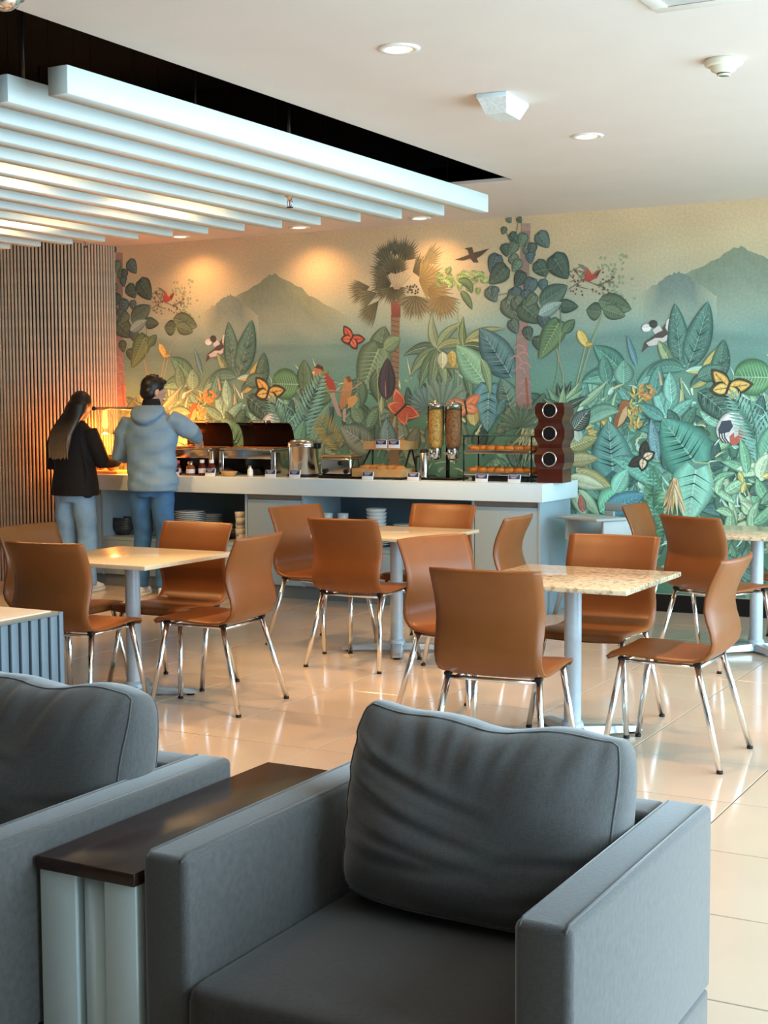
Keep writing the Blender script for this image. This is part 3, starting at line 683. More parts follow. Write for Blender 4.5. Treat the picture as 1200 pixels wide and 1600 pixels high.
# pied bird
pr.poly([(1003, 551), (1008, 535), (1022, 525), (1034, 514), (1045, 500), (1061, 487), (1058, 500), (1053, 515), (1046, 528), (1036, 532), (1022, 538), (1012, 543)], '#4b4240', '#5a4a48')
pr.poly([(1042, 500), (1048, 497), (1050, 510), (1044, 520), (1040, 512)], '#d8cfc8'); pr.poly([(1010, 536), (1024, 528), (1036, 528), (1044, 522), (1042, 532), (1030, 538), (1014, 541)], '#d5ccc4')
pr.leaf(1018, 512, 180, 14, 12, '#e0dbd4', nv=0, outline=False, shape='round'); pr.leaf(1028, 506, 180, 13, 11, '#3a3230', nv=0, outline=False, shape='round'); pr.poly([(1020, 516), (1030, 508), (1036, 516), (1024, 522)], '#d8d2ca')
# tall mottled leaves
pr.leaf(1064, 572, 96, 88, 30, '#3f6a5e', '#4a786a', '#7fa898', nv=7, mottled=True); pr.leaf(1074, 575, 66, 96, 38, '#47766a', '#3c675c', '#7da695', nv=8, bend=12, mottled=True); pr.leaf(1050, 570, 120, 40, 16, '#8fa070', '#5f7a58', nv=2)
pr.leaf(1072, 572, 172, 80, 26, '#6aa392', '#55897a', bend=55, nv=6); pr.leaf(1070, 578, 150, 60, 20, '#4d8374', bend=70); pr.leaf(1096, 582, 52, 54, 14, '#b3a350', '#8a8a48', shape='lance', nv=0); pr.leaf(1122, 596, 82, 58, 26, '#44705f', '#375c50', '#7a9f8a', nv=7, mottled=True)
pr.leaf(1072, 580, 10, 52, 12, '#8fb8a4', '#b3a85c', nv=0, bend=-25); pr.leaf(1080, 605, 35, 40, 18, '#3f6654', '#a8a058', nv=4); pr.leaf(1090, 590, 20, 40, 24, '#4a7565', nv=6, mottled=True); pr.leaf(1092, 612, -32, 66, 34, '#3e6355', '#34564c', '#86a896', nv=8, mottled=True, bend=-18)
pr.leaf(1062, 606, 245, 40, 26, '#b7b27a', '#8fa878'); pr.leaf(1080, 640, 250, 46, 22, '#9fae6a', '#6d9a72'); pr.line([(1064, 590), (1072, 660), (1070, 720)], 2.5, '#a9b37c')
# lobed teal leaves
for (x, y, a, L, W, c) in ((1040, 650, 110, 46, 20, '#6fb3a3'), (1042, 650, 70, 50, 20, '#5fa394'), (1038, 655, 150, 44, 18, '#4f9085'), (1046, 655, 40, 44, 18, '#67ab9a'), (1040, 665, 190, 38, 16, '#4a867c'), (1050, 630, 95, 44, 22, '#7cbcab'), (1022, 620, 80, 46, 22, '#4f9084'), (1060, 668, 120, 30, 16, '#3c6a5e'), (1068, 668, 60, 34, 18, '#41705f'), (1074, 672, 350, 34, 16, '#355a4c'), (1066, 676, 250, 30, 15, '#3a6254')):
    pr.leaf(x, y, a, L, W, c, nv=4)
# swallowtail butterfly, round leaf
pr.leaf(1206, 590, 178, 52, 50, '#578f58', '#4a8050', '#9ac49a', shape='round', nv=6)
butterfly(1138, 606, 36, 70, '#d6a83c', '#3f3022', '#dbb450')
# little brown bird, yellow sprays
for k in range(40): x, y = J(985, 1003), J(612, 672); pr.leaf(x, y, J(30, 150), J(6, 12), 5, pr.jit.choice(['#c2a04a', '#d0b057', '#a8964a', '#8fa05a']), nv=0, outline=False)
for k in range(16): pr.leaf(J(998, 1024), J(606, 626), J(0, 180), J(6, 10), 6, pr.jit.choice(['#d09a45', '#c98a3c']), nv=0, outline=False)
pr.line([(1034, 602), (1032, 590), (1030, 580)], 4, '#c9b080', 2)
pr.poly([(954, 684), (958, 668), (961, 652), (968, 634), (973, 626), (980, 624), (983, 631), (981, 645), (977, 658), (969, 668), (961, 674), (957, 682)], '#a8652f', '#8a4f2a'); pr.poly([(974, 640), (980, 634), (981, 648), (974, 660), (965, 668), (968, 655)], '#d8b07a')
for k in range(3): pr.leaf(948 + k * 3, 672, 95 + 18 * k, 24, 8, '#c9a53e', nv=0)
for k in range(5): pr.leaf(J(912, 920), 670 + 4 * k, J(0, 30), 14, 6, '#c7a24a', nv=0, outline=False)
# ribbed leaf, arching leaf
pr.leaf(918, 662, 60, 56, 24, '#5f9078', '#7aa88c', bend=-75, nv=3); pr.leaf(958, 735, 96, 72, 62, '#4f8a82', '#5a978c', '#8fc0b0', shape='heart', nv=9)
for (x, y, a, L, W, c) in ((890, 700, 20, 46, 24, '#9a9f5a'), (885, 720, 5, 50, 22, '#a8a26a'), (900, 735, -25, 64, 26, '#a39a58'), (890, 745, -15, 56, 22, '#c2c8a0'), (884, 690, 40, 38, 18, '#b9c29a'), (905, 765, -50, 50, 18, '#8fb088'), (890, 760, -60, 56, 16, '#a9bd92'), (905, 690, 100, 22, 18, '#a9d0c0')):
    pr.leaf(x, y, a, L, W, c, None, '#d6d8b0', nv=5)
pr.leaf(912, 800, 100, 26, 12, '#b0504a', '#8a6a4a', nv=2)
pr.leaf(938, 800, 40, 56, 44, '#6dba93', '#5fa985', nv=5); pr.leaf(945, 800, 25, 66, 34, '#4d8a98', '#3f7a8c', nv=6); pr.leaf(1030, 760, 130, 84, 30, '#63a892', '#4d8f80', bend=40, nv=5, mottled=True); pr.leaf(960, 770, 60, 40, 26, '#7cc2a4')
for (x, y, a, L, c) in ((1028, 720, 100, 60, '#6a9aa0'), (1040, 735, 85, 70, '#3f5f58'), (1034, 700, 60, 40, '#4d7a70')): pr.leaf(x, y, a, L, 18, c, nv=5, mottled=True)
butterfly(1006, 716, 26, 145, '#3a2e28', '#2b221e', '#d8c09a')
pr.pinnate(1024, 860, 92, 120, 36, 22, '#5fa572', '#3f7a55', droop=12)
# two big veined leaves and the drooping flower
pr.leaf(1086, 722, 128, 78, 74, '#3f8a78', '#4a9684', '#86c6b0', shape='heart', nv=9); pr.leaf(1088, 734, 262, 76, 62, '#82c8b0', '#74bda4', '#b5e2cc', shape='heart', nv=8)
pr.line([(1086, 722), (1108, 724), (1112, 745)], 2.5, '#9fc08a')
for k in range(30): pr.leaf(1055 + J(-3, 3), 748 + J(-2, 5), 270 + J(-26, 26), J(30, 58), 6, pr.jit.choice(['#d3b583', '#c09a68', '#dcc79a', '#b78a5c', '#c7a350']), nv=0, outline=False, shape='lance')
# fish-shaped bloom, fronds at the right
pr.leaf(1128, 690, 60, 46, 36, '#d9d4cf', '#cfc9c4', nv=0, shape='round', outline=False); pr.poly([(1122, 672), (1128, 658), (1142, 656), (1146, 666), (1140, 675), (1126, 678)], '#3f4556'); pr.poly([(1140, 682), (1150, 672), (1158, 666), (1168, 675), (1158, 690), (1148, 696), (1142, 694)], '#c9594a'); pr.poly([(1146, 668), (1154, 664), (1154, 680), (1148, 684)], '#c8d0c8')
for k in range(3): pr.line([(1124 + 4 * k, 674), (1125 + 4 * k, 684), (1131 + 4 * k, 692)], 2, '#3a3d45')
pr.line([(1150, 735), (1140, 700)], 2.5, '#3f6a58')
for (x, y, a, L, W, b) in ((1185, 735, 72, 150, 66, -10), (1150, 720, 30, 60, 40, 10), (1200, 740, 105, 120, 60, 20)): pr.pinnate(x, y, a, L, W, 20, '#86c4b2', '#4f9080', bend=b, droop=40)
pr.line([(1184, 728), (1182, 680), (1172, 625)], 2, '#3f7a68'); pr.leaf(1192, 720, 70, 60, 30, '#5f9f80', nv=6)
for k in range(34): pr.leaf(J(1110, 1200), J(730, 850), J(0, 180), J(24, 50), J(10, 20), pr.jit.choice(['#8fbf96', '#6fa882', '#a9cfa0', '#5a8a6c', '#3f5f55', '#b7d3a8']), bend=J(-70, 70), nv=3)
for (x, y) in ((1155, 738), (1192, 745), (1160, 770)): pr.leaf(x, y, J(0, 360), 16, 8, '#cdbf62', nv=0)
# striped rosettes and grasses between the motifs
for (a, L, c) in ((100, 40, '#2f3f38'), (70, 44, '#34473d'), (125, 40, '#6d9a74'), (55, 50, '#8fb184'), (40, 48, '#7aa378'), (150, 34, '#4f7a60'), (25, 46, '#3a5045'), (85, 34, '#86a97c')): pr.leaf(878, 640, a, L, 13, c, None, '#c3cfa8', shape='lance', nv=0)
pr.leaf(896, 672, 50, 40, 26, '#4c5f58', '#2f3f3a', '#c9d0c0', nv=5)
for k in range(40): pr.leaf(832 + J(-14, 18), 655 + J(-4, 20), 265 + J(-40, 40), J(30, 70), 4, pr.jit.choice(['#8f9a72', '#7a8a66', '#a3a880', '#64785c', '#aab08a']), shape='lance', bend=J(-20, 20), nv=0, outline=False)
pr.fan(812, 668, 90, 190, 40, 18, '#5d7d6a', '#6f9278')
mural = pr.build('mural', wall_back)
setp(mural, label='painted jungle mural with palm, birds, butterflies and misty mountains')

# ================================================================== ceiling fittings
SX, SPITCH, SZ0, SZ1, SY0, SY1 = -3.70, 0.3025, 2.70, 2.808, 4.28, 8.15
raft = thing('baffle_raft', 'white hanging ceiling baffles in a row below the black opening', 'ceiling baffles', (SX, SY0, SZ0))
baf_me = MB().box(-0.098, 0, 0, SY1 - SY0, 0, SZ1 - SZ0, 0.002, 1).mesh('baffle', M_BAFFLE)
wire = MB().cyl((-0.05, 0, SZ1 - SZ0), (-0.05, 0, 3.75 - SZ0), 0.0012, n=6).mesh('hanger_wire', M_BLACK)
for k in range(14):
    o = bpy.data.objects.new('baffle', baf_me); COL.objects.link(o); o.parent = raft; o.location = (-k * SPITCH, 0, 0)
    for yy in (0.45, 2.0, 3.4):
        w = bpy.data.objects.new('hanger_wire', wire); COL.objects.link(w); w.parent = o; w.location = (0, yy, 0)

def spot(name, loc, power, ang, blend=0.6, color=WARM, size=0.05, parent=None, aim=None):
    d = bpy.data.lights.new(name, 'SPOT'); d.energy = power; d.spot_size = math.radians(ang); d.spot_blend = blend
    d.color = color; d.shadow_soft_size = size
    o = bpy.data.objects.new(name, d); COL.objects.link(o)
    if parent: o.parent = parent
    o.location = loc
    if aim is not None:
        o.rotation_euler = Vector(aim).to_track_quat('-Z', 'Y').to_euler()
    return o
ring_me = MB().lathe([(0.052, -0.001), (0.058, -0.008), (0.078, -0.008), (0.085, -0.003), (0.086, 0.0)], 32).mesh('trim_ring', M_TRIM)
refl_me = MB().lathe([(0.047, 0.035), (0.052, -0.001), (0.053, -0.002)], 32).mesh('reflector', M_STEEL)
lens_me = MB().lathe([(0.0, -0.004), (0.03, -0.004), (0.051, -0.0015)], 32).mesh('lens', M_BULB)
def downlight(x, y, z, label, power, ang=110, aim=(0, 0, -1), group=None, color=WARM):
    t = thing('downlight', label, 'ceiling light', (x, y, z), 0, group)
    for nm, me in (('trim_ring', ring_me), ('lens', lens_me)):
        o = bpy.data.objects.new(nm, me); COL.objects.link(o); o.parent = t
    spot('downlight_beam', (0, 0, -0.02), power, ang, 1.0 if ang > 120 else 0.7, color, 0.045, t, aim)
    return t
P_CEIL = 118.0
downlight(-2.72, 5.13, CZ, 'recessed ceiling downlight, the larger one above the front granite table', P_CEIL)
downlight(-2.72, 7.26, CZ, 'recessed ceiling downlight between the emergency light and the mural wall', P_CEIL)
downlight(-0.6, 5.13, CZ, 'recessed ceiling downlight to the right of the smoke detector', P_CEIL * 0.4)
downlight(-0.6, 7.26, CZ, 'recessed ceiling downlight farthest right, near the mural wall', P_CEIL * 0.4)
downlight(-2.72, 3.0, CZ, 'recessed ceiling downlight above the grey armchairs', P_CEIL * 0.08)
for x, lab in ((-4.99, 'small wall-washing ceiling light beside the palm crown'), (-6.07, 'small wall-washing ceiling light above the left mountain'), (-7.24, 'small wall-washing ceiling light nearest the slatted wall')):
    downlight(x, 9.74, CZ, lab, 23.0, 135, (0.0, 0.18, -1), color=(1.0, 0.50, 0.20))
# lamps in the black opening, above the baffles
can_me = MB().lathe([(0.0, 0.10), (0.06, 0.10), (0.06, 0.0), (0.054, 0.0), (0.054, 0.02), (0.0, 0.02)], 20).mesh('can', M_PLASTIC_BLK)
for (x, y, lab) in ((-5.33, 5.71, 'nearer left'), (-5.33, 7.21, 'farther right'), (-6.66, 5.75, 'nearest the slatted wall, front'), (-6.66, 7.31, 'nearest the slatted wall, back')):
    t = thing('pendant_spot', 'black can spotlight glowing between the ceiling baffles, ' + lab, 'ceiling light', (x + 0.10, y, 3.02))
    o = bpy.data.objects.new('can', can_me); COL.objects.link(o); o.parent = t
    MB().lathe([(0.0, 0.018), (0.05, 0.018)], 20).build('bulb', M_BULB, t)
    MB().cyl((0, 0, 0.10), (0, 0, 0.73), 0.008, n=8).build('rod', M_PLASTIC_BLK, t)
    spot('can_beam', (0, 0, 0.0), 120.0, 140, 0.5, (1.0, 0.58, 0.22), 0.05, t)

# emergency light
t = thing('emergency_light', 'white box-shaped emergency light with clear cover on the ceiling', 'emergency light', (-2.74, 6.20, CZ), math.radians(4))
MB().box(-0.075, 0.075, -0.155, 0.155, -0.022, 0.0, 0.004).build('base_plate', M_WHITE, t)
pb = MB(); pb.loft([[(-0.07, -0.15, -0.022), (0.07, -0.15, -0.022), (0.07, 0.15, -0.022), (-0.07, 0.15, -0.022)], [(-0.05, -0.095, -0.085), (0.05, -0.095, -0.085), (0.05, 0.095, -0.085), (-0.05, 0.095, -0.085)]], smooth=False)
pb.build('diffuser', mat('prismatic_cover', '#dfe3df', 0.35, noise=(60, 0.12)), t)
MB().box(-0.02, 0.02, 0.13, 0.165, -0.05, -0.02, 0.004).build('end_cap', M_WHITE, t)
# smoke detector
t = thing('smoke_detector', 'round ivory smoke detector on the ceiling at the right', 'smoke detector', (-1.64, 5.97, CZ))
MB().lathe([(0, 0), (0.078, 0), (0.080, -0.008), (0.078, -0.022), (0.070, -0.027), (0.055, -0.028)], 32).build('base', M_IVORY, t)
MB().lathe([(0.058, -0.026), (0.050, -0.045), (0.032, -0.055), (0.026, -0.055)], 32).build('housing', M_IVORY, t)
MB().lathe([(0.024, -0.050), (0.024, -0.066), (0.0, -0.068)], 24).build('sensor', mat('sensor_grey', '#6b675e', 0.4, noise=(20, 0.1)), t)
MB().lathe([(0.027, -0.060), (0.028, -0.066), (0.024, -0.068), (0.022, -0.066)], 24).build('sensor_ring', M_IVORY, t)
# air vent at the top right
t = thing('ceiling_vent', 'square white air vent grille at the top right of the ceiling', 'air vent', (-1.32, 4.78, CZ))
f = MB(); a, b = 0.33, 0.27
f.box(-a, a, -a, -b, -0.014, 0, 0.003).box(-a, a, b, a, -0.014, 0, 0.003).box(-a, -b, -b, b, -0.014, 0, 0.003).box(b, a, -b, b, -0.014, 0, 0.003)
f.build('frame', M_TRIM, t); MB().box(-b, b, -b, b, -0.004, -0.001).build('backing', mat('vent_grey', '#8d8a84', 0.6, noise=(10, 0.1)), t)
vme = MB().box(-b, b, -0.006, 0.006, -0.012, -0.004, mtx=Matrix.Rotation(math.radians(20), 4, 'X')).mesh('louvre', M_TRIM)
for k in range(22):
    o = bpy.data.objects.new('louvre', vme); COL.objects.link(o); o.parent = t; o.location = (0, -b + 0.0125 + k * 0.0245, 0)
# sprinklers
def sprinkler(x, y, z, label, long_pipe):
    t = thing('sprinkler', label, 'sprinkler', (x, y, z))
    MB().cyl((0, 0, 0.03), (0, 0, long_pipe), 0.011, n=10).build('pipe', M_DKSTEEL if long_pipe > 0.2 else M_CHROME, t)
    MB().lathe([(0, 0.034), (0.034, 0.034), (0.036, 0.026), (0.014, 0.018), (0.012, 0.0), (0, 0.0)], 16).build('body', M_CHROME, t)
    fr = MB(); fr.tube([(0.014, 0, 0.004), (0.018, 0, -0.016), (0.004, 0, -0.034)], 0.0028, 6).tube([(-0.014, 0, 0.004), (-0.018, 0, -0.016), (-0.004, 0, -0.034)], 0.0028, 6)
    fr.build('frame_arms', M_CHROME, t)
    MB().lathe([(0, -0.034), (0.020, -0.034), (0.021, -0.038), (0, -0.039)], 16).build('deflector', M_DKSTEEL, t)
    MB().cyl((0, 0, 0.0), (0, 0, -0.03), 0.003, n=8).build('glass_bulb', mat('red_bulb', '#a8201c', 0.1, noise=(20, 0.05)), t)
sprinkler(-4.50, 7.12, 2.70, 'chrome sprinkler hanging below the white baffles', 1.05)
sprinkler(-8.02, 9.46, CZ - 0.034, 'tiny dark sprinkler on the ceiling by the slatted wall', 0.04)
# mirrored dome with a red mark at the corner of the opening
t = thing('ceiling_dome', 'chrome ceiling dome with a red tab at the upper left corner', 'ceiling dome', (-3.585, 3.82, CZ))
MB().lathe([(0.062, 0), (0.060, -0.012), (0.050, -0.030), (0.030, -0.043), (0, -0.048)], 24).build('dome', M_CHROME, t)
MB().lathe([(0.075, 0), (0.074, -0.006), (0.062, -0.008)], 24).build('collar', M_STEEL, t)
MB().box(0.055, 0.085, -0.012, 0.028, -0.012, 0, 0.003).build('tab', mat('red_tab', '#8f1d1d', 0.4, noise=(20, 0.1)), t)

# ================================================================== dining tables
def table(x, y, label, size=0.765, top=0.735, cross=0.0, tm=None):
    t = thing('dining_table', label, 'table', (x, y, 0)); h = size / 2
    MB().box(-h, h, -h, h, top - 0.022, top, 0.003, 2).build('tabletop', tm or M_GRANITE, t)
    MB().box(-0.16, 0.16, -0.16, 0.16, top - 0.034, top - 0.022, 0.003).build('mounting_plate', M_PLASTIC_BLK, t)
    autosmooth(MB().cyl((0, 0, 0.035), (0, 0, top - 0.034), 0.039, n=28).build('pole', M_POLE, t))
    MB().lathe([(0, 0.075), (0.046, 0.075), (0.052, 0.055), (0.055, 0.04)], 24).build('pole_collar', M_POLE, t)
    arm = MB(); arm.loft([[(0.0, -0.04, 0.012), (0.0, 0.04, 0.012), (0.0, 0.03, 0.055), (0.0, -0.03, 0.055)],
                          [(0.30, -0.032, 0.012), (0.30, 0.032, 0.012), (0.30, 0.022, 0.036), (0.30, -0.022, 0.036)],
                          [(0.335, -0.028, 0.014), (0.335, 0.028, 0.014), (0.335, 0.020, 0.026), (0.335, -0.020, 0.026)]], smooth=False)
    am = arm.mesh('base_arm', M_ALU); fm = MB().lathe([(0, 0), (0.02, 0), (0.02, 0.013), (0, 0.013)], 12).mesh('glide', M_RUBBER)
    for k in range(4):
        o = bpy.data.objects.new('base_arm', am); COL.objects.link(o); o.parent = t; o.rotation_euler = (0, 0, cross + k * PI / 2)
        g = bpy.data.objects.new('glide', fm); COL.objects.link(g); g.parent = o; g.location = (0.295, 0, 0)
    return t
table(-2.305, 6.0, 'square granite-topped table with grey pole, nearest the front armchair', cross=math.radians(45))
table(-4.69, 5.85, 'square cream-topped table with grey pole at the left, before the man', cross=math.radians(28), tm=M_CREAMTOP)
table(-4.10, 7.67, 'square cream-topped table with grey cross base in the middle, before the counter', cross=math.radians(-62), tm=M_CREAMTOP)
table(-2.13, 8.63, 'square granite-topped table at the right edge beside the mural', cross=math.radians(45))

# ================================================================== dining chairs: one bent shell on four chrome legs
def chair_shell():
    prof = [(0.232, 0.428), (0.236, 0.440), (0.222, 0.452), (0.16, 0.456), (0.08, 0.452), (0.0, 0.446), (-0.08, 0.443), (-0.14, 0.446), (-0.182, 0.460),
            (-0.210, 0.490), (-0.219, 0.525), (-0.212, 0.570), (-0.196, 0.615), (-0.186, 0.660), (-0.190, 0.710), (-0.205, 0.760), (-0.229, 0.815), (-0.250, 0.860), (-0.254, 0.870)]
    th = 0.021; P = [Vector((0, y, z)) for y, z in prof]; n = len(P); nx = 13
    rings_t = []; rings_b = []
    for i, p in enumerate(P):
        tg = (P[min(i + 1, n - 1)] - P[max(i - 1, 0)]).normalized(); nm = Vector((0, tg.z, -tg.y))   # towards the sitter / up
        if nm.z < 0 and i < 8: nm = -nm
        f = i / (n - 1)
        w = 0.220 if i < 8 else 0.220 + 0.012 * min(1, (i - 8) / 10)
        if i == 0: w -= 0.014
        if i == 1: w -= 0.006
        if i == n - 1: w -= 0.003
        rt_, rb_ = [], []
        for k in range(nx):
            u = -1 + 2 * k / (nx - 1); ue = math.copysign(abs(u) ** 0.85, u)
            back = max(0.0, min(1.0, (i - 8) / 8)); curve = 0.042 * back * (1 - u * u) - 0.006 * (1 - back) * (1 - u * u)
            base = Vector((ue * w, p.y, p.z)) - (Vector((0, 1, 0)) * curve if back > 0 else Vector((0, 0, -curve)))
            edge = 1 - 0.55 * abs(u) ** 10
            tt = th * edge * (0.55 if i in (0, n - 1) else 1.0)
            rt_.append(base + nm * tt * 0.5); rb_.append(base - nm * tt * 0.5)
        rings_t.append(rt_); rings_b.append(rb_)
    m = MB()
    rings = [a + b[::-1] for a, b in zip(rings_t, rings_b)]
    m.loft(rings, closed=True, caps=True)
    return m
shell_me = chair_shell().mesh('shell', M_LEATHER)
stitch = MB()
leg_me = {}
def make_chair(label, x, y, face, group='tan leather dining chairs'):
    """face: heading in degrees the sitter looks at, 90 = towards the mural"""
    t = thing('dining_chair', label, 'chair', (x, y, 0), math.radians(face - 90), group)
    if not leg_me:
        for nm, top, foot in (('fr', (0.190, 0.175, 0.428), (0.238, 0.245, 0.012)), ('rr', (0.190, -0.150, 0.425), (0.243, -0.262, 0.012))):
            for sg in (1, -1):
                leg_me[nm, sg] = (MB().tube([(sg * top[0], top[1], top[2]), (sg * foot[0], foot[1], foot[2])], [0.0140, 0.0132], 12).mesh('leg', M_CHROME),
                                  MB().tube([(sg * foot[0], foot[1], 0.0), (sg * foot[0], foot[1] * 0.998, 0.012)], 0.0138, 12).mesh('foot_cap', M_RUBBER),
                                  MB().box(sg * top[0] - 0.014, sg * top[0] + 0.014, top[1] - 0.016, top[1] + 0.016, 0.426, 0.440, 0.003).mesh('bracket', M_RUBBER))
        leg_me['cr'] = MB().tube([(-0.188, -0.150, 0.418), (0.188, -0.150, 0.418)], 0.009, 10).tube([(-0.188, 0.175, 0.420), (0.188, 0.175, 0.420)], 0.009, 10).tube([(0.16, -0.150, 0.418), (0.16, 0.175, 0.420)], 0.008, 8).tube([(-0.16, -0.150, 0.418), (-0.16, 0.175, 0.420)], 0.008, 8).mesh('seat_frame', M_CHROME)
    def put(nm, me, par):
        o = bpy.data.objects.new(nm, me); COL.objects.link(o); o.parent = par; return o
    put('shell', shell_me, t); put('seat_frame', leg_me['cr'], t)
    for nm in ('fr', 'rr'):
        for sg in (1, -1):
            l = put('leg', leg_me[nm, sg][0], t); put('foot_cap', leg_me[nm, sg][1], l); put('bracket', leg_me[nm, sg][2], l)
    return t
make_chair('tan leather chair on the right of the front granite table, facing left', -1.80, 5.91, 180)
make_chair('tan leather chair with its back to us right behind the front armchair', -2.31, 5.255, 95)
make_chair('tan leather chair facing us across the front granite table', -2.32, 6.34, 270)
make_chair('bright orange-lit leather chair turned towards the front granite table from its left', -2.86, 6.08, -20)
make_chair('tan leather chair with its back to us at the middle table', -4.07, 7.21, 90)
make_chair('tan leather chair on the left of the middle table, facing right', -4.62, 7.66, -14)
make_chair('tan leather chair behind the middle table, only its dark back top showing', -4.05, 7.98, 270)
make_chair('tan leather chair on the right of the middle table, before the counter end', -3.49, 7.54, 183)
make_chair('tan leather chair with its dark back to us beside the slatted planter', -4.64, 5.36, 94)
make_chair('tan leather chair on the right of the left table, facing left', -4.17, 5.87, 184)
make_chair('tan leather chair tucked behind the left table, facing us', -4.655, 6.13, 270)
make_chair('tan leather chair cut by the left edge of the picture', -5.15, 5.84, 0)
make_chair('dark brown leather chair angled to the granite table by the mural', -2.235, 8.16, 64)
make_chair('tan leather chair seen edge-on beside the grey child seat', -2.68, 8.72, 0)
make_chair('tan leather chair cut by the right edge of the picture', -1.96, 8.98, 270)

# grey child's high chair by the wall
t = thing('high_chair', 'pale grey plastic child high chair by the mural behind the counter end', 'high chair', (-3.46, 9.62, 0), math.radians(150))
M_HC = mat('grey_plastic', '#b4bcbb', 0.35, noise=(10, 0.03))
sb = MB(); sb.box(-0.19, 0.19, -0.16, 0.17, 0.52, 0.545, 0.008).build('seat', M_HC, t)
bk = MB()
bk.box(-0.20, 0.20, -0.185, -0.165, 0.54, 0.68, 0.006).box(-0.20, -0.10, -0.185, -0.165, 0.68, 0.74, 0.006).box(0.10, 0.20, -0.185, -0.165, 0.68, 0.74, 0.006).box(-0.20, 0.20, -0.185, -0.165, 0.74, 0.80, 0.006)
bk.build('backrest', M_HC, t)
for sg in (1, -1): MB().box(sg * 0.20 - 0.012, sg * 0.20 + 0.012, -0.18, 0.19, 0.54, 0.70, 0.008).build('side_panel', M_HC, t)
MB().box(-0.235, 0.235, -0.02, 0.27, 0.70, 0.722, 0.01).build('tray', M_HC, t)
for sx in (1, -1):
    for sy in (1, -1): MB().tube([(sx * 0.17, sy * 0.14, 0.52), (sx * 0.26, sy * 0.24, 0.0)], [0.02, 0.016], 12).build('leg', M_ALU, t)

# slatted planter box at the left
t = thing('slatted_divider', 'low blue-grey slatted divider box with pale stone top at the left edge', 'divider', (-4.21, 4.76, 0))
M_SLATB = mat('blue_grey_slat', '#627684', 0.45, noise=(8, 0.04)); M_DIVIN = mat('divider_core', '#0d0f12', 0.8, noise=(10, 0.2))
MB().box(-0.60, -0.065, -1.95, -0.05, 0.03, 0.60).build('core', M_DIVIN, t)
MB().box(-0.62, 0.0, -1.97, 0.004, 0.598, 0.612, 0.002).build('rim', mat('rim_grey', '#6d7470', 0.5, noise=(10, 0.05)), t)
MB().box(-0.59, -0.035, -1.94, -0.03, 0.608, 0.618, 0.002).build('top_panel', mat('pale_stone', '#ded8cc', 0.3, noise=(14, 0.06)), t)
MB().box(-0.012, 0.004, -0.022, 0.004, 0.0, 0.612, 0.002).build('corner_post', M_SLATB, t)
sm = MB().box(-0.020, 0.0, -0.022, 0.022, 0.02, 0.598, 0.002, 1).mesh('slat', M_SLATB)
k = 0; yy = -0.052
while yy > -1.93:
    o = bpy.data.objects.new('slat', sm); COL.objects.link(o); o.parent = t; o.location = (0, yy, 0); yy -= 0.0605
sm2 = MB().box(-0.022, 0.022, -0.012, 0.002, 0.02, 0.598, 0.002, 1).mesh('slat', M_SLATB)
for k in range(9):
    o = bpy.data.objects.new('slat', sm2); COL.objects.link(o); o.parent = t; o.location = (-0.055 - k * 0.0605, 0, 0)

